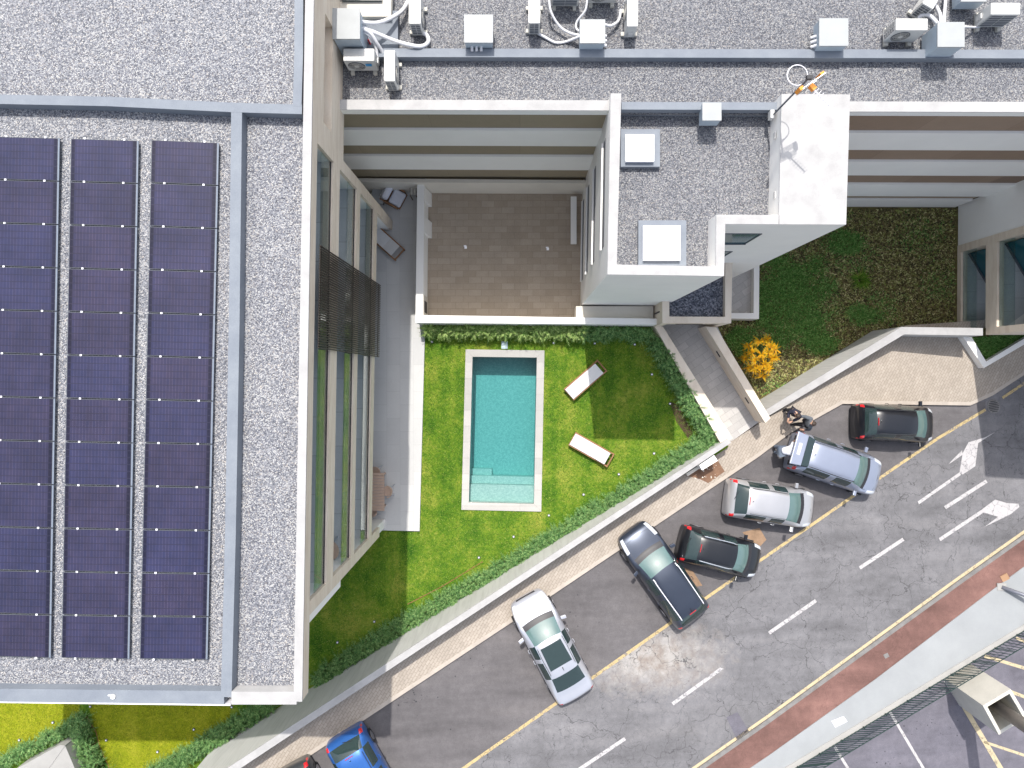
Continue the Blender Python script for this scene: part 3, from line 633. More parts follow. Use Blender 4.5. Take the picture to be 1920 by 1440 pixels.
for (z0, z1) in ((8.25, 8.85), (5.3, 5.85), (2.75, 3.3), (.5, 1.0)):
    a, b = 4.3, 7.8; m = MB(); m.prism([(xw(a)-.012, a, z1), (xw(a)+.02, a, z1), (xw(b)+.02, b, z1), (xw(b)-.012, b, z1)], z0); w = m.build('slit_window', M['dgrey'], bn)
    m = MB(); m.prism([(xw(a)-.07, a-.03, z0), (xw(a), a-.03, z0), (xw(b), b+.03, z0), (xw(b)-.07, b+.03, z0)], z0-.07); m.build('sill', M['white'], w)
ys = tw[3].y
for z0, z1 in ((6.75, 8.45), (3.4, 5.2)):
    m = MB(); m.box(6.45, 7.95, ys-.012, ys+.02, z0, z1); w = m.build('window', M['tglass'], bn); m = MB(); m.box(6.45, 7.97, ys-.03, ys, z1, z1+.05); m.box(7.95, 7.99, ys-.03, ys, z0, z1); m.box(6.45, 7.99, ys-.05, ys, z0-.06, z0); m.build('frame', M['dgrey'], w)
for (x0, y0, x1, y1) in ((1164, 242, 1237.5, 312.5), (1197, 413, 1287, 498)):
    t = thing('skylight', ('smaller white' if y0 < 300 else 'larger white pyramid') + ' skylight dome in a grey kerb on the tower roof', 'skylight', at((x0+x1)/2, (y0+y1)/2, 8.95))
    m = MB(); m.prism(T([(x0, y0), (x1, y0), (x1, y1), (x0, y1)], 9.15), 8.9); m.build('kerb', M['felt'], t)
    d = 11; q = T([(x0+d-2, y0+d-1), (x1-d, y0+d-1), (x1-d, y1-d+1), (x0+d-2, y1-d+1)], 9.3); m = MB(); m.prism(q, 9.15); m.build('dome_frame', M['aluw'], t)
    c = sum(q, Vector())/4; i4 = [lerp(p, c, .06)+Vector((0, 0, .004)) for p in q]; m = MB(); m.add(i4+[c+Vector((0, 0, .16 if y0 > 300 else .05))], [(0, 1, 4), (1, 2, 4), (2, 3, 4), (3, 0, 4)]); m.build('dome', M['skylight'], t)
m = MB(); m.obox(at(1446, 216, 9.5), (.12, .25, .25)); tag(m.build('junction_box', M['acw']), 'small white junction box at the foot of the antenna mast', 'box')
for i, (x, y) in enumerate(((1452, 255), (1452, 366))):
    m = MB(); m.obox(at(x, y, 9.5), (.03, .20, .16)); tag(m.build('vent_cover', M['acw']), ['small white vent cover on the inner tower wall, nearer the antenna', 'small white vent cover on the inner tower wall, farther from the antenna'][i], 'vent')

# entrance porch
pc = thing('entrance_porch', 'beige stone entrance porch with dark gravel on its flat roof', 'porch', at(1300, 590, 0))
q = T([(1243, 480), (1373, 480), (1371, 606), (1242, 606)], 2.6)
m = MB(); m.prism([dn(p, 2.25) for p in q], 2.05); m.build('roof_slab', M['trav'], pc)
m = MB(); q2 = T([(1254, 482), (1361, 482), (1361, 594), (1254, 594)], 2.6); m.prism([dn(p, 2.30) for p in q2], 2.252); m.build('roof_gravel', M['dgravel'], pc)
m = MB()
for r_ in ([(1242, 480), (1255, 480), (1255, 593.5), (1242, 606)], [(1242, 606), (1255, 593.5), (1359.5, 594), (1371, 606)], [(1371, 606), (1359.5, 594), (1360, 470), (1374, 470)]): m.prism(T(r_, 2.62), 2.2)
m.build('roof_rim', M['trav'], pc)
m = MB(); x0 = q[3].x; m.prism([(x0, q[3].y, 2.2), (x0+.3, q[3].y, 2.2), (x0+.3, 6.0, 2.2), (x0, 6.0, 2.2)], -.4); x1 = q[2].x; m.prism([(x1-.3, q[3].y, 2.2), (x1, q[3].y, 2.2), (x1, 6, 2.2), (x1-.3, 6, 2.2)], -3); m.build('side_wall', M['trav'], pc)
m = MB(); m.box(x0-.012, x0+.02, q[3].y+.5, q[3].y+.56, .9, 2.0); m.box(x0-.012, x0+.02, q[3].y+1.0, q[3].y+1.06, .9, 2.0); m.build('slot', M['black'], pc)
m = MB(); yf = q[3].y; m.box(x0+.62, x0+1.75, yf-.02, yf+.01, 2.22, 2.27); m.build('brown_strip', M['stem'], pc)  # plain brown bar across the porch front
# the little fenced light well beside it
t = thing('light_well', 'small grey tiled light well with white rim beside the entrance porch', 'light well', at(1400, 560, -2.9))
m = MB(); m.prism(T([(1300, 500), (1414, 500), (1413, 588), (1300, 588)], -2.3), -2.9); m.build('floor', M['walkt'], t)
m = MB(); m.prism(T([(1414, 480), (1424, 480), (1423, 598), (1413, 587)], -1.9), -3.2); m.prism(T([(1340, 587), (1413, 587), (1423, 598), (1340, 597)], -1.9), -3.2); m.build('rim', M['white'], t)

# walkway to the street with its two stone walls
m = MB(); m.slab([at(x, y, -.22) for x, y in [(1228, 600), (1340, 600), (1425, 790), (1340, 850)]], .3); struct(m, 'walkway', M['walkt'])
wa = thing('walkway_wall', 'beige stone wall between the pool hedge and the walkway', 'wall', at(1290, 720, 0))
m = MB(); m.prism(T([(1228, 612), (1243, 612), (1374, 822), (1352, 832)], .85), -.6); m.build('wall', M['trav'], wa)
wb = thing('walkway_wall', 'thick beige stone wall between the walkway and the sunken garden', 'wall', at(1390, 700, 0))
m = MB(); m.prism(T([(1323, 612), (1343, 614), (1444.5, 784), (1435, 793)], 1.15), -3.3); m.build('wall', M['trav'], wb)
dv = (at(1435, 793, 1.15)-at(1323, 612, 1.15)); L_ = dv.length; dv.normalize(); nn = Vector((dv.y, -dv.x, 0)); nn = nn if nn.x < 0 else -nn
for f in (.28, .77):
    p = at(1323, 612, 1.15)+dv*L_*f+nn*.01; m = MB(); m.bar(Vector((p.x, p.y, .55))-dv*.15, Vector((p.x, p.y, .55))+dv*.15, .04, .09); m.build('wall_light', M['black'], wb)

# ================================================================ terrace, patio, their walls
m = MB(); m.prism([at(x, y, .12) for x, y in [(600, 330), (797, 330), (797, 606), (786.5, 996), (600, 992)]], -.3); struct(m, 'terrace', M['terrace'])
m = MB(); m.prism([at(x, y, .0) for x, y in [(792, 345), (1100, 345), (1100, 600), (792, 600)]], -.3); struct(m, 'patio', M['patio'])
pw = thing('patio_wall', 'low white wall enclosing the brown tiled patio', 'wall', at(940, 600, 0))
m = MB(); m.prism(T([(782.5, 339), (795.5, 339), (793, 604), (779, 604)], 1.4), -.3); m.build('west_wall', M['white'], pw)
m = MB(); m.prism(T([(779, 590.5), (1232, 597.5), (1232, 608.5), (779, 605)], 1.397), -.3); m.build('south_wall', M['white'], pw)
m = MB(); m.prism(T([(1080, 574), (1225, 574), (1225, 600), (1080, 600)], .9), -.3); m.build('ledge', M['cream'], pw)
m = MB(); m.prism(T([(640, 334), (1110, 338), (1110, 344), (640, 341)], 1.75), -.3); m.build('north_wall', M['cream'], pw)
for y0, y1 in ((356, 381), (411, 441)):
    a = at(801, y0, .7); b = at(801, y1, .7); m = MB(); m.prism([(a.x-.35, a.y, 1.39), (a.x-.05, a.y, 1.39), (a.x-.05, b.y, 1.39), (a.x-.35, b.y, 1.39)], [(a.x-.35, a.y, 0), (a.x+.12, a.y, 0), (a.x+.12, b.y, 0), (a.x-.35, b.y, 0)]); m.build('pier', M['white'], pw)
p = at(800, 575, .5); m = MB(); m.box(p.x-.3, p.x-.02, p.y-.55, p.y+.45, 0, 1.39); m.build('gate_pier', M['cream'], pw); m = MB(); m.box(p.x-.02, p.x+.0, p.y-.3, p.y+.2, .35, 1.1); m.build('slot', M['black'], pw)
p = at(1076, 412, .6)
be = thing('bench', 'long narrow white bench against the tower wall on the brown patio', 'bench', (p.x, p.y, 0))
m = MB(); m.box(p.x-.13, p.x+.13, p.y-1.05, p.y+1.05, .42, .52); m.build('seat', M['white'], be, bevel=.01)
m = MB(); m.box(p.x-.1, p.x+.1, p.y-.9, p.y-.8, 0, .42); m.box(p.x-.1, p.x+.1, p.y+.8, p.y+.9, 0, .42); m.build('leg', M['white'], be)
for i, (x, y) in enumerate(((873, 464), (1027, 467))):
    m = MB(); m.obox(at(x, y, .015), (.11, .11, .03)); m.obox(at(x-1, y-3, .01), (.12, .06, .018)); tag(m.build('floor_light', M['aluw'], bevel=.005), ['small square floor light at the left of the brown patio', 'small square floor light at the right of the brown patio'][i], 'floor light')

# ================================================================ RIGHT BUILDING
br = thing('apartment_building', 'white and beige apartment building at the right edge with glazed balconies', 'building', (26, 5, -2.9))
XB = 21.35
m = MB(); m.box(XB+2.6, 40, 2.2, 9.5, -3.3, 9.0); m.build('wall', M['cream'], br)
m = MB(); m.box(XB, 40, 6.45, 8.42, -3.3, 9.14); m.build('side_wall', M['white'], br)
m = MB(); m.box(XB-.1, 40, 1.9, 9.0, 9.0, 9.25); m.build('roof', M['white'], br)
FR = [(XB, 6.06, 6.45), (XB, 1.95, 2.3)]
m = MB(); m.box(XB-.03, XB+2.6, 6.1, 6.45, -3.3, 9.0); m.box(XB-.03, XB+.3, 1.98, 2.3, -.75, 9.0); m.box(XB+.3, XB+12, 1.98, 2.25, -.75, 9.0); m.build('frame', M['trav'], br)
for zb, zt in ((-3.3, -2.62), (-.78, -.02), (2.3, 3.0), (5.3, 6.0)):
    m = MB(); m.box(XB-.03, XB+.28, 2.3, 6.1, zb, zt); m.build('balcony_band', M['trav'], br)
    m = MB(); m.box(XB+.28, XB+2.6, 2.3, 6.1, zb, zt-.15); m.build('balcony_floor', M['balt'], br)
    f = zt-.145; m = MB(); m.slab([(XB+.5, 2.31, f), (XB+2.55, 2.31, f), (XB+2.55, 3.3, f), (XB+1.3, 2.9, f)], .004); m.build('sunlit_floor_patch', M['white'], br)  # white sheet painted as the sunlit part of the balcony floor
    m = MB(); m.box(XB+.08, XB+.095, 2.3, 6.1, zt, zt+1.0); m.build('balustrade', M['glass'], br)
    m = MB(); m.prism([(XB+.45, 6.05, zt+2.2), (XB+.5, 6.08, zt+2.2), (XB+2.58, 2.6, zt+2.2), (XB+2.5, 2.6, zt+2.2)], zt-.14); w = m.build('window', M['tglass'], br)
    m = MB(); m.prism([(XB+.40, 6.03, zt-.05), (XB+.46, 6.05, zt-.05), (XB+2.52, 2.6, zt-.05), (XB+2.44, 2.6, zt-.05)], zt-.145); m.build('frame', M['dgrey'], w)
# V-shaped planter at its foot
t = thing('planter', 'V-shaped white walled planter with grass at the right edge', 'planter', ats(1850, 660, 0))
m = MB()
a, b, c, d, e, f_ = [ats(x, y, .55) for x, y in ((1806, 632), (1822, 632), (1849, 678), (1845, 690), (1970, 605), (1970, 617))]
m.prism([a, b, c, d], -4); m.prism([c, e, f_, d], -4); m.build('rim', M['white'], t)
m = MB(); m.slab([ats(x, y, .2) for x, y in ((1812, 620), (1960, 600), (1960, 612), (1848, 681))], .2); m.build('soil', M['scrub'], t)
q = [ats(x, y, .2) for x, y in ((1822, 633), (1960, 620), (1960, 606), (1849, 677))]
blades('grass', M['clover'], q, 3500, lambda x, y: -.3-G*((x-P0.x)*US.x+(y-P0.y)*US.y)+.2, .1, .05, .08, parent=t)['kind'] = 'stuff'

# ================================================================ SUNKEN RIGHT GARDEN (z = -2.9)
gp = [(1330, 385), (1800, 385), (1800, 650), (1690, 640), (1420, 770), (1330, 640)]
GW = [at(x, y, -2.9) for x, y in gp]
m = MB(); m.prism(GW, -3.3); struct(m, 'garden', M['scrub'])
vg = [at(x, y, -2.9) for x, y in [(1350, 400), (1789, 392), (1789, 615), (1690, 625), (1425, 742), (1345, 615)]]
cl = [(at(1480, 560, -2.9), 2.0, 2.2), (at(1580, 455, -2.9), 1.1, .6), (at(1400, 640, -2.9), 1.0, .7), (at(1620, 590, -2.9), .8, .5), (at(1530, 640, -2.9), 1.1, .6)]
def inblob(x, y):
    k = np.zeros(len(x), bool); j = rng.normal(0, .30, len(x)) + .28*np.sin(x*3.1+y*1.7)+.22*np.sin(y*4.3-x*2.2)
    for c, a_, b_ in cl: k |= (((x-c.x)/a_)**2+((y-c.y)/b_)**2+j < 1)
    return k
tag(blades('ground_cover', M['wleaf'], vg, 30000, -2.9, .06, .085, .11, clump=lambda x, y: ~inblob(x, y)), 'patchy brown and green weeds over the sunken right garden', 'weeds', kind='stuff')
tag(blades('clover', M['clover'], vg, 34000, -2.9, .09, .06, .07, clump=inblob), 'dense dark green clover patch in the sunken garden', 'clover', kind='stuff')

def patchy(x, y): return (np.sin(x*1.7+y*.9)+np.sin(y*2.3-x*.8+1.3)+rng.normal(0, .5, len(x))) > .55
tag(blades('low_weeds', M['clover'], vg, 6000, -2.9, .07, .08, .10, clump=patchy), 'loose green weeds sprinkled among the brown garden weeds', 'weeds', kind='stuff')
# ================================================================ HEDGES AND PLANTS
def tris(name, V, mat, parent=None):
    n = len(V)//3; me = bpy.data.meshes.new(name); V = np.asarray(V, dtype=np.float32); me.vertices.add(3*n); me.vertices.foreach_set('co', V.reshape(-1)); me.loops.add(3*n)
    me.loops.foreach_set('vertex_index', np.arange(3*n)); me.polygons.add(n); me.polygons.foreach_set('loop_start', np.arange(0, 3*n, 3)); me.polygons.foreach_set('loop_total', np.full(n, 3))
    me.update(calc_edges=True); return link(name, me, parent, mat)
def frond(V, c, az, el, L, k, lw, droop=.5, fork=.75):
    """a feathery spray: leaflets in pairs along a drooping curve"""
    d = Vector((math.cos(az)*math.cos(el), math.sin(az)*math.cos(el), math.sin(el))); side = Vector((-math.sin(az), math.cos(az), 0))
    for i in range(k):
        t = (i+1)/k; p = c + d*L*t - Vector((0, 0, droop*L*t*t)); fw = (d-Vector((0, 0, 2*droop*t))).normalized()
        ll = lw*(1.15-.6*t)*random.uniform(.8, 1.2)
        for s in (-1, 1):
            tip = p + (fw*fork + side*s*(1-fork*.5)).normalized()*ll + Vector((0, 0, random.uniform(-.01, .02)))
            w = fw*ll*.42; V += [p-w*.5, p+w*.5, tip]
def hedge(label, pts, width, height, zb, mat, step=.30, nf=17, rows=2, fl=.42, hang=.2, grade=None):
    P = [at(x, y, zb+height*.5) for x, y in pts]; tot = [0]
    for a, b in zip(P, P[1:]): tot.append(tot[-1]+(b-a).length)
    t = thing('hedge', label, 'hedge', (P[len(P)//2].x, P[len(P)//2].y, zb)); V = []; st = MB(); d = 0
    while d < tot[-1]:
        i = max(j for j in range(len(tot)-1) if tot[j] <= d); dr = (P[i+1]-P[i]).normalized(); q = P[i]+dr*(d-tot[i]); nr = Vector((-dr.y, dr.x, 0))
        for r in range(rows):
            o = q + nr*((r+.5)/rows-.5)*width*.62 + Vector((random.gauss(0, .05), random.gauss(0, .05), 0)); hh = height*random.uniform(.72, 1.12)
            st.tube([dn(o, zb-.02), dn(o, zb+hh*.7)], [.018, .008], 4)
            for _ in range(nf):
                z = zb + hh*random.uniform(.15, .85); frond(V, dn(o, z), random.uniform(0, 6.283), random.uniform(-.1, 1.1), fl*random.uniform(.55, 1.15), 6, .105, .4)
        d += step*random.uniform(.8, 1.2)
    tris('foliage', [tuple(v) for v in V], mat, t); st.build('stems', M['stem'], t)
hedge('long feathery green hedge between the lawn and the sloping street wall', [(1335, 822), (1250, 877), (1100, 972), (960, 1058), (850, 1120), (740, 1183), (650, 1240), (590, 1282)], .95, .80, 0, M['hleaf'], rows=4, nf=20)
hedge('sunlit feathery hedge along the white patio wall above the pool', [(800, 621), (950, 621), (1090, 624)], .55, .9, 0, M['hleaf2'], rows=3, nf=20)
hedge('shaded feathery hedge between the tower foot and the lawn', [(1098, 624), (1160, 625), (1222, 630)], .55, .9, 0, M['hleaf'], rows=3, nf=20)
hedge('feathery green hedge beside the stone walkway wall', [(1232, 642), (1262, 698), (1300, 765), (1332, 812)], .80, .95, 0, M['hleaf'], rows=4, nf=24)
hedge('green hedge under the street wall at the bottom left', [(500, 1325), (440, 1362), (380, 1398), (300, 1447), (200, 1510)], .95, .8, 0, M['hleaf'], rows=4, nf=20)
hedge('dark bushy hedge running down between the two yellow lawns', [(148, 1350), (152, 1385), (166, 1420), (180, 1460)], 1.0, .9, 0, M['hleaf'], rows=4, nf=18)
hedge('green hedge at the far bottom left beside the left lawn', [(125, 1368), (60, 1400), (0, 1432), (-60, 1460)], .6, .7, 0, M['hleaf'], rows=3)
t = thing('concrete_planter', 'pale wedge shaped concrete wall end poking out of the hedge at the bottom left', 'wall', at(100, 1420, 0))
m = MB(); m.prism(T([(28, 1443), (112, 1397), (122, 1398), (90, 1443)], 1.0), -.1); m.build('light_side', M['conc'], t); m = MB(); m.prism(T([(90, 1443), (122, 1398), (142, 1445), (150, 1500), (20, 1500), (28, 1443)], .98), -.1); m.build('top', M['conc'], t)
# soil bed by the walkway hedge
m = MB(); m.slab([at(x, y, .008) for x, y in [(1255, 752), (1272, 760), (1300, 812), (1290, 822), (1268, 790)]], .004); struct(m, 'soil_bed', M['dsoil'])
# yellow shrub
c0 = at(1432, 690, -2.9)
t = thing('shrub', 'bright yellow and orange feathery shrub in the sunken garden', 'shrub', c0); V = []; st = MB()
heads = [(1404, 648, 1.1), (1425, 640, 1.3), (1437, 636, 1.2), (1446, 650, 1.3), (1410, 662, 1.2), (1428, 664, 1.6), (1441, 662, 1.4), (1454, 655, 1.1), (1398, 672, .9), (1418, 676, 1.4), (1434, 683, 1.3), (1446, 672, 1.2), (1440, 690, 1.1), (1416, 692, 1.0), (1424, 690, 1.1), (1404, 688, .8), (1430, 706, .7), (1452, 671, .8)]
for hx, hy, hz in heads:
    c = at(hx, hy, -2.9+hz); st.tube([c0+Vector((0, 0, .02)), lerp(c0, c, .5)+Vector((0, 0, .15)), c], [.03, .02, .01], 5)
    for _ in range(20): frond(V, c-Vector((0, 0, .05)), random.uniform(0, 6.283), random.uniform(.0, 1.3), random.uniform(.20, .42), 8, .11, .35, 1.1)
tris('foliage', [tuple(v) for v in V], M['yleaf'], t); st.build('stems', M['stem'], t)
c0 = at(1611, 526, -2.9); V = []
for _ in range(150):
    a = random.uniform(0, 6.283); l = random.uniform(.25, .62); p = c0+Vector((math.cos(a)*.05, math.sin(a)*.05, 0)); s = Vector((-math.sin(a), math.cos(a), 0))*.016; d = Vector((math.cos(a), math.sin(a), 0))
    mid_ = p+d*l*.5+Vector((0, 0, .3)); tip = p+d*l+Vector((0, 0, .22)); V += [p-s, p+s, mid_+s, p-s, mid_+s, mid_-s, mid_-s, mid_+s, tip]
tag(tris('grass_tuft', [tuple(v) for v in V], M['gblade']), 'bright green tuft of long grass in the middle of the sunken garden', 'plant')

# garden ground lights
GLP = [(1038, 643), (1115, 644), (1190, 646), (1222, 702), (1256, 757), (1226, 850), (1160, 889), (1094, 927), (1029, 966), (963, 1006), (898, 1045), (702, 1165), (633, 1204)]
GLL = ['small round ground light above the pool corner, nearest the pool', 'small round ground light in the shaded lawn left of the walkway corner', 'small round ground light in the shaded lawn nearest the walkway corner', 'small round ground light halfway down the hedge beside the walkway', 'small round ground light by the dark soil under the walkway hedge'] + \
      [f'small round ground light along the street hedge, {o_} from the right end' for o_ in ('first', 'second', 'third', 'fourth', 'fifth', 'sixth', 'seventh', 'last')]
GLP += [(810, 641), (100, 1354), (37, 1387), (170, 1324), (200, 1387), (296, 1409), (364, 1367), (435, 1325)]
GLL += ['small round ground light at the left end of the patio hedge', 'small ground light in the left yellow lawn, upper one', 'small ground light in the left yellow lawn, lower one', 'small ground light just under the solar roof edge, left', 'small ground light beside the rusty edging of the corner hedge', 'small ground light in the lower yellow lawn near the bottom edge', 'small ground light in the shaded lawn under the roof, middle', 'small ground light in the shaded lawn under the roof, right']
for (x, y), lab in zip(GLP, GLL):
    p = at(x, y, .0); t = thing('ground_light', lab, 'garden light', p, 'round ground lights in the lawns'); m = MB(); m.disc(p, .06, 12, th=.05); m.build('housing', M['dgrey'], t); m = MB(); m.disc(p+Vector((0, 0, .051)), .034, 12, th=.012); m.build('lens', M['aluw'], t)

# ================================================================ ROOF EQUIPMENT
def place(root, loc, rz=0, s=None):
    root.location = loc; root.rotation_euler = (0, 0, rz)
    if s: root.scale = s
def ac_proto():
    """outdoor air conditioner: width along x, fan on the -y side"""
    t = thing('air_conditioner', '', 'air conditioner'); w, d, h = .96, .36, .72; z = .12
    m = MB(); m.box(-w/2, w/2, -d/2, d/2, z, z+h); m.build('casing', M['acw'], t, bevel=.02)
    m = MB(); m.disc((-.14, -d/2-.001, z+h*.5), .265, 24, (0, -1, 0), .012); f = m.build('fan_opening', M['dgrey'], t)
    m = MB()
    for k in range(5):
        r = .05+.045*k; m.tube([(-.14+r*math.cos(a), -d/2-.022, z+h*.5+r*math.sin(a)) for a in np.linspace(0, 6.283, 20)], .005, 4, False)
    for k in range(6): a = k*1.047; m.bar((-.14, -d/2-.022, z+h*.5), (-.14+.26*math.cos(a), -d/2-.022, z+h*.5+.26*math.sin(a)), .006)
    m.build('grille', M['acc'], f)
    m = MB(); m.disc((-.14, -d/2-.012, z+h*.5), .07, 12, (0, -1, 0), .012); m.build('hub', M['acw'], f)
    m = MB(); m.box(-.42, .42, d/2, d/2+.008, z+.07, z+h-.05); b = m.build('rear_coil', M['dgrey'], t)
    m = MB()
    for k in range(7): m.box(-.43, .43, d/2+.006, d/2+.016, z+.07+k*.1-.004, z+.07+k*.1+.006)
    for k in range(3): m.box(-.43+k*.42, -.42+k*.42, d/2+.006, d/2+.016, z+.07, z+h-.05)
    m.build('coil_guard', M['acw'], b)
    m = MB(); m.box(-w/2-.008, -w/2, -d/2+.05, d/2-.03, z+.08, z+h-.06); b = m.build('side_coil', M['dgrey'], t)
    m = MB()
    for k in range(6): m.box(-w/2-.016, -w/2-.006, -d/2+.05, d/2-.03, z+.08+k*.108, z+.092+k*.108)
    m.box(-w/2-.016, -w/2-.006, -.005, .008, z+.08, z+h-.06); m.build('coil_guard', M['acw'], b)
    for x in (-.36, .36): m = MB(); m.box(x-.06, x+.06, -.28, .28, 0, z); m.build('foot', M['plaster'], t, bevel=.01)
    m = MB(); m.box(w/2, w/2+.05, -.08, .08, z+.12, z+.34); m.build('valve_cover', M['acw'], t, bevel=.01)
    return t
acp = ac_proto()
ZN = 9.25
# centre of the top in the photograph, rotation, size, label
ACS = [((672.5, 102.5), 0, (1, 1.05, 1), 'white air conditioner with round fan and small blue sticker beside the beige wall'),
       ((730.5, 123), 90, (1, .9, 1), 'narrow white air conditioner turned sideways next to the blue-stickered one'),
       ((778, 15), 90, (1, 1, 1.05), 'white air conditioner with a looping white hose beneath it'),
       ((1002.5, 14), 90, (1, .95, 1), 'white air conditioner left of the square grey box with tangled hoses'),
       ((1061, -22), 180, (.9, 1, 1), 'air conditioner with dark rear coil at the top edge between two upright ones'),
       ((1133, -28), 0, (.95, 1, 1), 'air conditioner with brown front at the top edge right of the dark coil one'),
       ((1186, 20), 270, (1, .9, 1), 'white air conditioner right of the square grey box with tangled hoses'),
       ((1710, 45.5), 0, (1, 1, 1.1), 'cream air conditioner with round fan standing over the grey roof upstand'),
       ((1886, 16), 180, (.92, 1, 1.1), 'cream air conditioner with dark rear coil at the top right corner'),
       ((1755, -14), 60, (1, 1, 1), 'air conditioner half cut by the top edge above the square grey box')]
for i, ((x, y), rz, s, lab) in enumerate(ACS):
    t = acp if i == 0 else copy_tree(acp)
    p = at(x, y, ZN+.84*s[2]); place(t, (p.x, p.y, ZN), math.radians(rz-.4), s); tag(t, lab, 'air conditioner', 'air conditioners on the north roof')
m = MB(); p = at(693, 121, 9.9); q = at(672.5, 102.5, 10.09); m.box(q.x+.17, q.x+.35, q.y-.213, q.y-.195, 9.78, 9.90); m.build('sticker', M['blue'], acp)
def riser(lab, x0, y0, x1, y1, z, h, pipes='SE', mat='grey'):
    P = T([(x0, y0), (x1, y0), (x1, y1), (x0, y1)], z); c = sum(P, Vector())/4; t = thing('service_box', lab, 'service box', (c.x, c.y, z-h), 'square grey service boxes on the roof')
    i_ = [lerp(p, c, .06) for p in P]; m = MB(); m.prism([dn(p, z-.05) for p in i_], z-h); m.build('box', M['bluegrey'], t)
    m = MB(); m.prism(P, z-.05); m.build('lid', M[mat], t, bevel=.006)
    for k in range(3 if pipes else 0):
        m = MB()
        if pipes == 'S': a = Vector((lerp(P[3].x, P[2].x, .25+.16*k), P[3].y+.04, z-h*.72)); b = a+Vector((0, -.14, -.05))
        elif pipes == 'W': a = Vector((P[0].x+.04, lerp(P[0].y, P[3].y, .5+.17*k), z-h*.5)); b = a+Vector((-.14, 0, -.12))
        else: a = Vector((P[1].x-.04, lerp(P[1].y, P[2].y, .45+.2*k), z-h*.6)); b = a+Vector((.12, 0, -.03))
        m.tube([a, b], .045, 10); m.build('pipe_stub', M['pipew'], t)
riser('grey service box half shaded by the tall building, with white hoses', 623, 15, 675, 73, 10.6, 1.35, '')
riser('grey service box on the upstand with three white pipe stubs', 870, 27, 924.5, 80, 9.95, .45, 'S')
riser('grey service box between two upright air conditioners', 1087, 36, 1135, 81, 10.0, .6, 'E')
riser('grey service box standing alone, left of the cream air conditioner', 1536, 34, 1591, 86, 9.95, .5, 'W')
riser('grey service box right of the cream air conditioner with hoses', 1758, 41, 1809, 88, 10.25, .9, 'E')
riser('grey service box cut by the top edge near the right corner', 1802, -45, 1850, 3, 9.9, .5, '')
riser('small pale box fixed on the grey upstand above the tower roof', 1317, 192, 1353, 226, 9.75, .5, '')
def hose(lab, pts, r=.045, mat='pipew'):
    m = MB(); m.tube(spline([at(x, y, z) for x, y, z in pts], 7), r, 8); tag(m.build('hose', M[mat], smooth=True), lab, 'hose', 'white insulated hoses on the north roof')
hose('white hose rising from the shaded grey box to the top edge', [(676, 41, 10.2), (712, 42, 10.0), (752, 22, 9.6), (768, -5, 9.4)], .065)
hose('long white hose looping under the upper air conditioner', [(676, 48, 10.1), (705, 62, 9.9), (745, 78, 9.65), (785, 87, 9.6), (802, 80, 9.45), (800, 66, 9.4), (784, 60, 9.4)], .065)
hose('thick white hose from the grey box down to the sideways unit', [(676, 52, 10.1), (694, 62, 10.0), (706, 80, 9.8), (718, 99, 9.5), (722, 106, 9.5)], .06)
hose('thinner white hose behind the blue-stickered unit', [(676, 58, 10.0), (692, 66, 9.95), (704, 86, 9.7), (708, 112, 9.5)], .05)
hose('short red cable beside the shaded grey box', [(690, 74, 9.6), (694, 82, 9.5), (699, 90, 9.4)], .03, 'red')
hose('thin white hose curving down left of the tangled grey box', [(1029, -10, 9.8), (1033, 22, 9.7), (1050, 50, 9.5), (1072, 63, 9.5), (1090, 66, 9.6)], .04)
hose('bundled white hose sagging to the left upright unit', [(1008, 62, 9.35), (1022, 70, 9.32), (1042, 80, 9.3), (1062, 78, 9.3), (1088, 68, 9.6)], .045)
hose('thin white hose curling into the tangled grey box from above', [(1101, -10, 9.7), (1098, 18, 9.6), (1082, 40, 9.4), (1081, 54, 9.4), (1090, 60, 9.5)], .035)
hose('short white hose between the tangled grey box and the right unit', [(1133, 46, 9.6), (1146, 48, 9.5), (1160, 38, 9.4), (1164, 18, 9.4)], .045)
hose('white curved hose above the right grey box', [(1722, 34, 9.6), (1730, 28, 9.7), (1744, 30, 9.8), (1758, 44, 9.9)], .055)
hose('straight white hose running up from the right grey box', [(1770, 42, 9.9), (1771, 20, 9.6), (1774, -10, 9.4)], .05)
hose('bent white hose left of the straight one', [(1764, 42, 9.9), (1762, 26, 9.7), (1752, 8, 9.6), (1738, -6, 9.6)], .055)
hose('thin white hose running right to the corner unit', [(1808, 50, 9.8), (1826, 51, 9.5), (1838, 49, 9.4), (1848, 40, 9.5)], .035)
# beige roof hatch at the top left corner
t = thing('roof_hatch', 'beige framed roof hatch with glass top at the top edge beside the tall building', 'roof hatch', at(685, 0, ZN))
m = MB(); m.prism(T([(628, -60), (735, -60), (733, 31), (630, 31)], 9.7), 9.4); m.build('curb', M['cream'], t, bevel=.01); m = MB(); m.prism(T([(640, -50), (716, -50), (716, 1), (640, 1)], 9.8), 9.7); m.build('glass', M['wglass'], t)
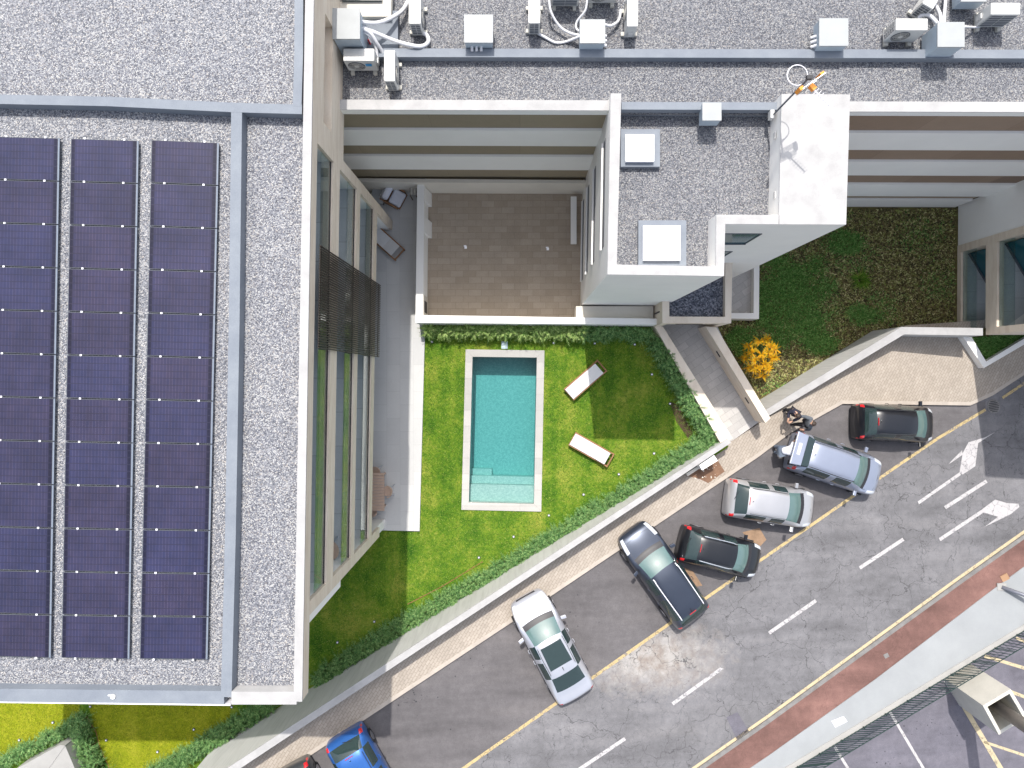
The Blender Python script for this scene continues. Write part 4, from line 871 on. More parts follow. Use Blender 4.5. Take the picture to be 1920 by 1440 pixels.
# antenna
b0 = at(1447, 218, 9.45); top = at(1516, 148, 12.35)
top = Vector((b0.x+.03, b0.y+.02, 12.3)); an = thing('antenna', 'tall grey mast with orange and white television antenna and round loop', 'antenna', dn(b0, 8.95))
m = MB(); m.tube([dn(b0, 9.0), top], .028, 8); m.build('mast', M['dgrey'], an)
def bz(x, y, z): return at(x, y, z)
za = 12.0; ya = bz(1515, 158, za); yb = bz(1556, 198, za)
m = MB(); m.tube([ya, yb], .022, 6); dr = (yb-ya).normalized(); nr = Vector((-dr.y, dr.x, 0)); bm_ = m.build('boom', M['aluw'], an)
m = MB()
for k in range(7):
    p = ya+dr*(.25+.085*k*1.1+.05); l = .13 if k < 6 else .11; m.tube([p-nr*l, p+nr*l], .008, 5)
m.build('director_rods', M['aluw'], bm_)
ra = bz(1499, 169, za-.05); rb = bz(1538, 142, za+.05)
m = MB(); rd = (rb-ra).normalized(); rn = Vector((rd.y, -rd.x, 0))
for zz in (-.18, .18):
    for k in range(5): q0 = ra+rn*(.05+.0*k)+Vector((0, 0, zz+(.06*(k-2)))); m.tube([q0, q0+(rb-ra)], .010, 5)
m.build('reflector', M['alu'], an)
for k, q0 in enumerate((ra, rb)): m = MB(); m.obox(q0, (.12, .10, .32), Matrix.Rotation(math.atan2(rd.y, rd.x), 4, 'Z')); m.build('end_bracket', M['orange'], an)
m = MB(); m.obox(bz(1523, 164, za), (.18, .13, .14), Matrix.Rotation(-.8, 4, 'Z')); m.build('feed_box', M['orange'], an)
m = MB(); c_ = bz(1495, 141, 11.6); m.tube([c_+Vector((math.cos(a)*.29, math.sin(a)*.29, 0)) for a in np.linspace(0, 6.283, 28)], .014, 6, False); m.bar(c_+Vector((.25, -.15, 0)), dn(top, 11.6), .03); m.build('loop_aerial', M['aluw'], an)
m = MB(); m.obox(top+Vector((0, 0, -.02)), (.16, .1, .12)); m.build('mast_clamp', M['black'], an)

# ================================================================ FURNITURE
def lounger_proto():
    t = thing('sun_lounger', '', 'sun lounger'); L, w = 2.0, .68
    m = MB(); m.box(-L/2, L/2, -w/2, -w/2+.06, .24, .31); m.box(-L/2, L/2, w/2-.06, w/2, .24, .31); m.box(-L/2, -L/2+.06, -w/2+.06, w/2-.06, .24, .308); m.box(L/2-.06, L/2, -w/2+.06, w/2-.06, .24, .308); m.build('frame', M['wood'], t, bevel=.006)
    for x in (-L/2+.06, L/2-.06):
        for y in (-w/2+.045, w/2-.045): m = MB(); m.box(x-.03, x+.03, y-.03, y+.03, 0, .245); m.build('leg', M['wood'], t)
    m = MB()
    for k in range(12): m.box(-L/2+.1+k*.13, -L/2+.18+k*.13, -w/2+.06, w/2-.06, .27, .295)
    m.build('slats', M['wood'], t)
    m = MB(); a = [(-L/2+.03, .31), (.22, .31), (.78, .47)]
    for (xa, z1), (xb, z2) in zip(a, a[1:]): m.add([(xa, -w/2+.06, z1), (xb, -w/2+.06, z2), (xb, w/2-.06, z2), (xa, w/2-.06, z1), (xa, -w/2+.06, z1+.06), (xb, -w/2+.06, z2+.06), (xb, w/2-.06, z2+.06), (xa, w/2-.06, z1+.06)], [(3, 2, 1, 0), (4, 5, 6, 7), (0, 1, 5, 4), (1, 2, 6, 5), (2, 3, 7, 6), (3, 0, 4, 7)])
    m.build('cushion', M['cushion'], t); m = MB(); m.bar((.7, -.25, .28), (.78, -.25, .46), .04); m.bar((.7, .25, .28), (.78, .25, .46), .04); m.build('backrest_prop', M['wood'], t)
    return t
lp = lounger_proto()
LG = [((1063, 743), (1133, 682), 'wooden sun lounger with white cushion, half in the tower shade, right of the pool'), ((1072, 822), (1146, 864), 'wooden sun lounger with white cushion in full sun on the lawn, lower one'), ((694, 428), (743, 472), 'sun lounger with white cushion on the shaded grey terrace, half under the balconies')]
for i, (a, b, lab) in enumerate(LG):
    t = lp if i == 0 else copy_tree(lp); zb = .12 if i == 2 else 0; A = at(*a, zb+.3); B = at(*b, zb+.3); c = (A+B)/2; place(t, (c.x, c.y, zb), math.atan2(B.y-A.y, B.x-A.x)); tag(t, lab, 'sun lounger', 'wooden sun loungers with white cushions')
# daybed armchair on the terrace
t = thing('armchair', 'low wooden armchair with big rumpled lavender white cushions on the terrace', 'armchair')
m = MB(); m.box(-.5, .5, -.37, .37, .12, .22); m.build('frame', M['wood'], t, bevel=.01)
for s in (-1, 1): m = MB(); m.box(-.45, .40, s*.39-.03, s*.39+.03, .1, .45); m.build('arm', M['wood'], t, bevel=.01)
for x, y in ((-.45, -.32), (-.45, .32), (.42, -.32), (.42, .32)): m = MB(); m.box(x-.03, x+.03, y-.03, y+.03, 0, .12); m.build('leg', M['wood'], t)
m = MB(); m.box(-.08, .5, -.34, .34, .23, .42); m.build('seat_cushion', M['lavc'], t, bevel=.08); m = MB(); m.obox((-.30, 0, .50), (.32, .70, .5), Matrix.Rotation(.5, 4, 'Y')); m.build('back_cushion', M['lavc'], t, bevel=.1)
A = at(736, 366, .6); place(t, (A.x, A.y, .12), math.radians(-28))
m = MB(); p = at(708, 365, .5)
t = thing('side_table', 'dark little side table in the corner of the terrace by the beige wing wall', 'side table', (p.x, p.y, .12)); m.box(p.x-.25, p.x+.25, p.y-.42, p.y+.42, .5, .55); m.build('table_top', M['grey'], t, bevel=.01)
m = MB()
for sx in (-.2, .2):
    for sy in (-.36, .36): m.box(p.x+sx-.02, p.x+sx+.02, p.y+sy-.02, p.y+sy+.02, .12, .5)
m.build('legs', M['dgrey'], t)
p = at(777, 356, .7); t = thing('clothes_rack', 'small folded rack with pale cloths against the terrace wall', 'rack', (p.x, p.y, .12))
m = MB()
for y in (-.3, .3):
    for x in (-.16, .1): m.bar((p.x+x, p.y+y, .12), (p.x+x, p.y+y, .85), .03)
m.bar((p.x-.16, p.y-.3, .84), (p.x-.16, p.y+.3, .84), .03); m.bar((p.x+.1, p.y-.3, .84), (p.x+.1, p.y+.3, .84), .03); m.build('frame', M['stem'], t)
for x in (-.1, .05): m = MB(); m.obox((p.x+x, p.y, .86), (.10, .5, .03)); m.build('cloth', M['plaster'], t)
# slatted table and chairs
t = thing('table', 'slatted pale teak table on the terrace, half under the balconies', 'table')
m = MB()
for k in range(13): m.box(-.62, .62, -.84+k*.13, -.84+k*.13+.115, .72, .75)
m.build('table_top', M['pinkw'], t)
for x in (-.52, .52):
    for y in (-.72, .72): m = MB(); m.box(x-.035, x+.035, y-.035, y+.035, 0, .72); m.build('leg', M['pinkw'], t)
A = at(720, 922, .85); place(t, (A.x-.60, A.y, .12), 0)
def chair_proto():
    t = thing('garden_chair', '', 'chair'); m = MB(); m.disc((0, 0, .43), .23, 20, th=.04); m.build('seat', M['pinkw'], t)
    for x, y in ((.2, .2), (.2, -.2), (-.17, .17), (-.17, -.17)): m = MB(); m.tube([(x*1.2, y*1.2, 0), (x*.8, y*.8, .43)], .018, 6); m.build('leg', M['alu'], t)
    m = MB(); m.tube([(.24*math.cos(a), .26*math.sin(a), .66) for a in np.linspace(-1.5, 1.5, 14)], .022, 6); m.build('backrest', M['pinkw'], t)
    m = MB()
    for a in (-1.2, -.6, 0, .6, 1.2): m.tube([(.2*math.cos(a), .2*math.sin(a), .45), (.24*math.cos(a), .26*math.sin(a), .66)], .012, 5)
    m.build('spindles', M['alu'], t); return t
cp_ = chair_proto()
for i, (x, y, rz, lab) in enumerate(((726, 921, 0, 'round backed garden chair on the lawn side of the slatted table'), (703, 885, 90, 'garden chair at the upper end of the slatted table'), (697, 958, -90, 'garden chair at the lower end of the slatted table'))):
    t = cp_ if i == 0 else copy_tree(cp_); A = at(x, y, .6); place(t, (A.x, A.y, .12), math.radians(rz)); tag(t, lab, 'chair', 'garden chairs round the slatted table')
t = copy_tree(cp_); A = FL @ Vector((-.62, -6.0, 0)); place(t, (A.x, A.y, 7.0), math.radians(200), (1.3, 1.5, 1)); tag(t, 'grey chair seen through the glass of the middle balcony', 'chair')

# ================================================================ FAR SIDE: fence, plinth, slanting pipe, manhole
fa, fb = (1310, 1549), (2010, 1128); ta, tb = (1386, 1536), (2040, 1140)
fz, fh = .16, .72
fn = thing('fence', 'dark green picket barrier leaning over the car park edge', 'fence', ats(1700, 1312, 0))
def fl_(t, top): return ats(lerp(Vector(ta), Vector(tb), t).x, lerp(Vector(ta), Vector(tb), t).y, fz+fh) if top else ats(lerp(Vector(fa), Vector(fb), t).x, lerp(Vector(fa), Vector(fb), t).y, fz)
m = MB(); m.tube([fl_(k/20, 0)+Vector((0, 0, .04)) for k in range(21)], .022, 6); m.build('rail', M['fgreen'], fn)
m = MB(); m.tube([fl_(k/20, 1) for k in range(21)], .022, 6); m.build('rail', M['fgreen'], fn)
m = MB()
for k in range(101): a = fl_(k/100, 0); b = fl_(k/100, 1); m.tube([a, b], .017, 5)
m.build('pickets', M['fgreen'], fn)
for k in range(17): a = fl_((k+.5)/17, 0); b = fl_((k+.5)/17, 1); m = MB(); m.tube([a-Vector((0, 0, .03)), a+Vector((0, 0, .12))], .035, 8); m.tube([a, b], .02, 6); m.build('post', M['fgreen'], fn)
# hollow concrete plinth with a steel column rising out of it
zb = ats(1820, 1300, -.75).z; zt = zb+2.9
pt = [at(x, y, zt) for x, y in ((1895, 1292), (1843, 1323), (1873, 1378), (1926, 1345))]; pc_ = sum(pt, Vector())/4
t = thing('concrete_plinth', 'tall hollow cream concrete plinth in the car park', 'plinth', dn(pc_, zb)); m = MB()
inn_ = [lerp(p, pc_, .20) for p in pt]
for i in range(4): j = (i+1) % 4; m.prism([pt[i], pt[j], inn_[j], inn_[i]], zb-.3)
m.build('wall', M['plaster'], t)
m = MB(); m.prism([dn(p, zb+.8) for p in inn_], zb-.2); m.build('floor', M['black'], t)
t = thing('steel_column', 'thick brown-grey steel column rising out of the concrete plinth', 'column', dn(pc_, zb)); m = MB(); m.tube([dn(pc_, zb+.75), dn(pc_, zb+9)], .27, 28); m.build('shaft', M['steel'], t, smooth=True); m = MB(); m.tube([dn(pc_, zb+.8), dn(pc_, zb+.9)], .3, 20); m.build('base_flange', M['dgrey'], t)
p = ats(1877, 1100, .12); t = thing('pole', 'thick dark metal pipe slanting up from its base plate at the right edge', 'pole', p)
pe = ats(1990, 1141, 1.15); m = MB(); m.tube([p+Vector((0, 0, .05)), pe], .085, 14); m.build('pipe', M['polec'], t, smooth=True); m = MB(); m.obox(p+Vector((0, 0, .03)), (.42, .34, .06)); m.build('base_plate', M['conc'], t, bevel=.01)
m = MB(); m.tube([dn(pe, zs(pe.x, pe.y, .1)), pe], .06, 10); m.build('strut', M['polec'], t)
m = MB(); q = ats(1884, 1083, .125); m.obox(q, (.36, .30, .03), Matrix.Rotation(.5, 4, 'Z')); tag(m.build('cover_plate', soft('brown_plate', (.36, .22, .13), .8)), 'square brown cover plate beside the slanting pipe base', 'cover')
p = ats(1863, 762, .012); t = thing('manhole', 'round iron drain grating at the road edge by the kerb', 'drain', p)
m = MB(); m.disc(p, .33, 28, SN, .012); m.build('ring', M['kerbg'], t)
m = MB()
for k in range(7):
    y = -.24+k*.08; hw = math.sqrt(max(.02, .27**2-y*y)); R_ = Matrix.Rotation(.15, 3, 'Z'); a = p+R_ @ Vector((-hw, y, .018)); b = p+R_ @ Vector((hw, y, .018)); m.bar(a+Vector((0, 0, zs(a.x, a.y)-zs(p.x, p.y))), b+Vector((0, 0, zs(b.x, b.y)-zs(p.x, p.y))), .035, .015)
m.build('grating', M['black'], t)
m = MB(); q = sp([(1559, 1352), (1582, 1343), (1589, 1353), (1566, 1364)], .127); m.slab(q, .01); tag(m.build('access_cover', M['aluw']), 'small white rectangular access cover on the pale pavement', 'cover')
m = MB(); q = sp([(1656, 1228), (1664, 1224), (1668, 1231), (1660, 1235)], .097); m.slab(q, .01); tag(m.build('drain_cover', M['kerbg']), 'tiny square drain cover on the red footway', 'cover')
m = MB(); q = sp([(1362, 1345), (1383, 1335), (1405, 1372), (1382, 1388)], .008); m.slab(q, .004); struct(m, 'road_patch_dark', M['lot'])
# ================================================================ CARS
def subsurf_split(name, verts, faces, mats_idx, parts, level=2):
    """grow one smooth shell, then split it into one mesh per named part"""
    me = bpy.data.meshes.new('tmp'); me.from_pydata(verts, [], faces)
    for k in range(len(parts)): me.materials.append(None)
    me.polygons.foreach_set('material_index', mats_idx); ob = bpy.data.objects.new('tmp', me); COL.objects.link(ob)
    md = ob.modifiers.new('s', 'SUBSURF'); md.levels = level; md.render_levels = level
    dg = bpy.context.evaluated_depsgraph_get(); ev = ob.evaluated_get(dg); em = ev.to_mesh()
    co_ = [v.co.copy() for v in em.vertices]; pol = [(tuple(p.vertices), p.material_index) for p in em.polygons]; ev.to_mesh_clear()
    bpy.data.objects.remove(ob); bpy.data.meshes.remove(me); out = {}
    for k, nm in enumerate(parts):
        fs = [f for f, i in pol if i == k]
        if not fs: continue
        used = sorted({v for f in fs for v in f}); mp = {v: i for i, v in enumerate(used)}
        mm = bpy.data.meshes.new(nm); mm.from_pydata([co_[v] for v in used], [], [tuple(mp[v] for v in f) for f in fs]); out[k] = mm
    return out
def car(label, pcol, L, Wd, zr, style, rear, front, group='cars parked along the kerb', rails=None, metal=.55, open_gate=False, roof=None, glass='carglass'):
    t = thing('parked_car', label, 'car', group=group); hw = Wd/2; h = Wd/2
    PM = paint('car_paint', pcol, metal)
    rgb, rgt, wst, wsb = dict(hatch=(.045, .17, .60, .78), mpv=(.04, .13, .62, .82), suv=(.035, .10, .62, .755), wagon=(.035, .12, .58, .735), sedan=(.135, .31, .60, .755))[style]
    zb = .95 if style != 'suv' else 1.08; zh = zb-.03
    # station: fraction, half width factor, belt z, top half width factor, edge z, centre z, bulge, kind
    ST = [(0.0, .80, .52, .62, .56, .58, -.05)]
    if style == 'sedan':
        ST += [(.012, .90, .72, .74, .80, .82, -.06), (.03, .94, .86, .78, .96, .99, -.05), (.09, .98, .90, .78, 1.00, 1.03, -.03), (rgb, .99, .93, .76, 1.03, 1.06, -.09)]
    else:
        ST += [(.010, .90, .70, .78, .78, .80, -.06), (.022, .95, zb-.12, .84, zb-.05, zb-.03, -.06), (rgb, .98, zb, .80, zb+.07, zb+.09, -.06)]
    ST += [(rgt, 1.0, zb+.01, .66, zr-.07, zr-.02, -.03), ((rgt*.72+wst*.28), 1.0, zb, .69, zr-.045, zr, 0), ((rgt*.46+wst*.54), 1.0, zb-.01, .70, zr-.04, zr+.01, 0), ((rgt*.44+wst*.56), 1.0, zb-.01, .70, zr-.04, zr+.01, 0), (wst, 1.0, zb-.02, .66, zr-.075, zr-.015, .10)]
    ST += [(wsb, .99, zb-.03, .80, zh+.02, zh+.07, .16), (wsb+.018, .99, zb-.04, .81, zh-.01, zh+.04, .16), ((wsb+.93)/2, .97, zb-.10, .78, zh-.07, zh-.01, .10), (.935, .90, zb-.22, .70, zh-.17, zh-.12, .06), (.975, .82, zb-.34, .66, zh-.27, zh-.24, .03), (1.0, .70, .46, .52, .50, .52, 0)]
    n = len(ST); idx = {}
    verts = []; faces = []; mi = []
    for (f, wf, z2, tf, ze, zc, bu) in ST:
        x = (f-.5)*L; w = hw*wf
        half = [(x, w*.95, .22), (x, w*1.0, max(.30, min(.58, z2-.1))), (x, w*.965, z2), (x+bu*.35, hw*tf, ze), (x+bu*.8, hw*tf*.55, (ze+zc*2)/3+.003), (x+bu, 0, zc)]
        row = half + [(a, -b, c) for a, b, c in half[-2::-1]]
        verts += row
    K = 11
    irg = [i for i, s in enumerate(ST) if s[0] == rgb][0]; irt = irg+1; iws = [i for i, s in enumerate(ST) if s[0] == wst][0]; iwb = iws+1
    for i in range(n-1):
        for j in range(K-1):
            faces.append((i*K+j, (i+1)*K+j, (i+1)*K+j+1, i*K+j+1)); r = min(j, K-2-j); k = 0
            if i == iws and r >= 3: k = 1
            elif i == irg and r >= 3: k = 2
            elif r == 2 and i in (irt, irt+1): k = 3
            elif r == 2 and i == irt+3: k = 4
            elif i == iwb and r >= 3: k = 5
            elif r == 2 and i == (2 if style != 'sedan' else 1): k = 6
            elif r == 1 and i == (1 if style != 'sedan' else 1): k = 6
            elif r == 2 and i in (n-4, n-3): k = 7
            mi.append(k)
    faces.append(tuple(range(K))[::-1][::-1]); mi.append(0); faces.append(tuple((n-1)*K+j for j in range(K))[::-1]); mi.append(0)
    parts = ['body', 'windshield', 'rear_window', 'side_windows', 'front_side_windows', 'cowl', 'taillight', 'headlight']
    mats = [PM, M[glass], M['carglass2'], M['carglass2'], M['carglass2'], M['black'], M['tail'], M['lampw']]
    for k, me in subsurf_split('car', verts, faces, mi, parts).items():
        if k in (3, 4, 6, 7):                           # left and right are parts of their own
            for sgn in (1, -1):
                vs = [v.co.copy() for v in me.vertices]; fs = [tuple(p.vertices) for p in me.polygons if sum(vs[v].y for v in p.vertices)*sgn > 0]
                used = sorted({v for f in fs for v in f}); mp = {v: i for i, v in enumerate(used)}
                if not fs: continue
                mm = bpy.data.meshes.new(parts[k]); mm.from_pydata([vs[v] for v in used], [], [tuple(mp[v] for v in f) for f in fs]); link(parts[k].rstrip('s') if k in (3, 4) else parts[k], mm, t, mats[k], True)
            bpy.data.meshes.remove(me)
        else: link(parts[k], me, t, mats[k], True)
    m = MB(); m.box(-L*.44, L*.44, -hw*.86, hw*.86, .18, .45); m.build('underbody', M['black'], t)
    for fx in (-.31, .32):
        for s in (-1, 1):
            m = MB(); m.tube([(fx*L, s*(hw-.20), .31), (fx*L, s*(hw+.012), .31)], .31, 24); w = m.build('wheel', M['tyre'], t); m = MB(); m.tube([(fx*L, s*(hw-.02), .31), (fx*L, s*(hw+.022), .31)], .19, 16); m.build('rim', M['rim'], w)
    xm = (wst*.35+wsb*.65-.5)*L
    for s in (-1, 1):
        m = MB(); m.add([(xm-.06, s*hw*.97, zb), (xm+.08, s*hw*.97, zb), (xm+.05, s*(hw+.20), zb+.04), (xm-.09, s*(hw+.19), zb+.04), (xm-.06, s*hw*.97, zb+.10), (xm+.08, s*hw*.97, zb+.09), (xm+.05, s*(hw+.20), zb+.15), (xm-.09, s*(hw+.19), zb+.15)], [(3, 2, 1, 0), (4, 5, 6, 7), (0, 1, 5, 4), (1, 2, 6, 5), (2, 3, 7, 6), (3, 0, 4, 7)])
        m.build('mirror', PM, t, bevel=.02)
        for fx in (.30, .54):
            m = MB(); x = (rgt+fx*(wsb-rgt)-.5)*L; m.tube([(x, s*hw*1.0, zb-.12), (x+.03, s*(hw+.028), zb-.10), (x+.14, s*(hw+.028), zb-.10), (x+.17, s*hw*1.0, zb-.12)], .014, 6); m.build('door_handle', PM, t)
    xr0 = (rgt+.02-.5)*L; xr1 = (wst-.01-.5)*L
    for s in (-1, 1):                                   # roof ditches or rails
        m = MB(); yy = hw*.645
        if rails: m.tube(spline([(xr0, s*yy, zr-.05), (xr0+.12, s*yy, zr+.03), (0, s*(yy+.02), zr+.055), (xr1-.12, s*yy, zr+.03), (xr1, s*yy, zr-.05)], 5), .022, 6); m.build('roof_rail', M[rails], t)
        else: m.tube([(xr0, s*yy*.97, zr-.045), (0, s*yy, zr-.027), (xr1, s*yy*.97, zr-.045)], .012, 5); m.build('roof_seam', M['black'], t)
    # seams of bonnet, wipers, plate, aerial
    m = MB()
    for s in (-1, 1): m.tube([((wsb+.03-.5)*L, s*hw*.77, zh+.015), ((.86-.5)*L, s*hw*.74, zh-.095), ((.925-.5)*L, s*hw*.6, zh-.145)], .007, 4)
    m.tube([((.925-.5)*L, -hw*.6, zh-.145), ((.93-.5)*L+.03, 0, zh-.115), ((.925-.5)*L, hw*.6, zh-.145)], .007, 4); m.build('bonnet_seam', M['black'], t)
    m = MB()
    for y0 in (-.45, .1): m.tube([((wsb-.012-.5)*L+.12, y0, zh+.085), ((wsb-.05-.5)*L, y0+.5, zh+.17)], .012, 5)
    m.build('wipers', M['black'], t)
    m = MB(); m.obox((-L/2-.005, 0, .60 if style != 'sedan' else .62), (.02, .5, .12)); m.build('number_plate', M['acw'], t)
    if not open_gate and style != 'sedan':
        m = MB(); m.obox(((rgt-.5)*L+.02, 0, zr-.03), (.02, .34, .03)); m.build('brake_light', M['tail'], t); m = MB(); m.tube([((rgb-.5)*L-.02, -.05, zb+.12), ((rgb+.02-.5)*L, .32, zb+.20)], .012, 5); m.build('rear_wiper', M['black'], t)
    m = MB(); m.tube([((rgt+.04-.5)*L, 0, zr-.01), ((rgt+.02-.5)*L, 0, zr+.12)], [.02, .006], 6); m.build('aerial', M['black'], t)
    # grille
    m = MB(); m.obox((L/2-.03, 0, .50), (.06, Wd*.48, .12)); m.build('grille', M['black'], t)
    A = ats(*rear, .62); B = ats(*front, .62); c = (A+B)/2 - SN*.62; X = (B-A).normalized(); Z = SN; Y = Z.cross(X).normalized(); X = Y.cross(Z)
    R = Matrix((X, Y, Z)).transposed().to_4x4(); t.matrix_world = Matrix.Translation(c+SN*.015) @ R
    t.rotation_mode = 'XYZ'; return t, L, hw, zr
car('small black people carrier parked nose right by the kerb corner, top right', (.006, .007, .011), 3.85, 1.68, 1.58, 'mpv', (1601, 790), (1753, 797), metal=.0)
suv, sL, sh, szr = car('silver-blue off-road car with open tailgate and black roof rails', (.33, .365, .46), 4.35, 1.84, 1.66, 'suv', (1476, 841), (1654, 901), rails='black', open_gate=True, metal=.5)
car('bright silver hatchback between the open silver-blue car and the black hatchback', (.50, .50, .515), 4.1, 1.76, 1.47, 'hatch', (1361, 931), (1527, 957), metal=.5)
car('small black hatchback with silver trim round its roof', (.007, .008, .011), 3.75, 1.64, 1.46, 'hatch', (1273, 1015), (1426, 1054), rails='alu', metal=.0)
car('dark grey estate car with silver roof rails parked nose to the kerb', (.05, .062, .09), 4.75, 1.82, 1.48, 'wagon', (1301, 1160), (1183, 992), rails='aluw', metal=.6)
sed, L6, h6, z6 = car('pale silver saloon with dark glass sunroof parked nose to the kerb', (.56, .575, .63), 4.75, 1.84, 1.44, 'sedan', (1082, 1305), (985, 1118), metal=.5)
m = MB(); m.add([(-.02, -.50, z6-.010), (.42, -.48, z6-.016), (.47, 0, z6+.012), (.42, .48, z6-.016), (-.02, .50, z6-.010), (-.05, 0, z6+.022)], [(0, 1, 2, 5), (5, 2, 3, 4)]); 
me_sun = m
s_ = bpy.data.meshes.new('sunroof'); zt_ = z6+.03
s_.from_pydata([(-.62, -.50, zt_-.02), (.36, -.47, zt_-.03), (.36, .47, zt_-.03), (-.62, .50, zt_-.02), (-.62, -.50, zt_-.06), (.36, -.47, zt_-.075), (.36, .47, zt_-.075), (-.62, .50, zt_-.06)], [], [(0, 1, 2, 3), (7, 6, 5, 4), (0, 4, 5, 1), (1, 5, 6, 2), (2, 6, 7, 3), (3, 7, 4, 0)])
o = bpy.data.objects.new('sunroof', s_); COL.objects.link(o); o.parent = sed; s_.materials.append(M['carglass2'])
car('bright blue hatchback with white plate nose down at the bottom edge', (.03, .13, .42), 3.95, 1.76, 1.48, 'hatch', (642, 1374), (733, 1537), metal=.4)
car('dark grey car cut by the bottom edge left of the blue hatchback', (.07, .075, .08), 4.0, 1.75, 1.46, 'hatch', (541, 1438), (624, 1605), metal=.4)
# raised tailgate and dark open boot of the silver-blue car
def under(o, root): o.parent = root; o.matrix_parent_inverse = Matrix(); return o
xr = (.10-.5)*sL; PM = paint('tailgate_paint', (.33, .365, .46), .5)
m = MB(); z = szr+.02
def tg(x0, x1, w0, w1, z0, z1, th=.05):
    return [(x0, -w0, z0), (x1, -w1, z1), (x1, w1, z1), (x0, w0, z0)], th
m = MB(); P_, th = tg(xr-.02, xr-.40, sh*.66, sh*.72, z-.02, z+.10); m.slab(P_, th); under(m.build('tailgate_glass', M['carglass2']), suv)
m = MB(); P_, th = tg(xr-.40, xr-.90, sh*.74, sh*.80, z+.10, z+.06, .10); m.slab(P_, th); under(m.build('tailgate', PM, bevel=.03), suv)
m = MB(); P_, th = tg(xr-.60, xr-.74, .26, .26, z+.103, z+.09, .012); m.slab(P_, th); under(m.build('tailgate_plate', M['acw']), suv)
m = MB(); m.box(-sL/2-.01, xr, -sh*.74, sh*.74, .62, 1.13); under(m.build('boot_interior', M['black']), suv)
for o in list(suv.children):
    if o.name.startswith('rear_window'): o.data.materials[0] = M['black']

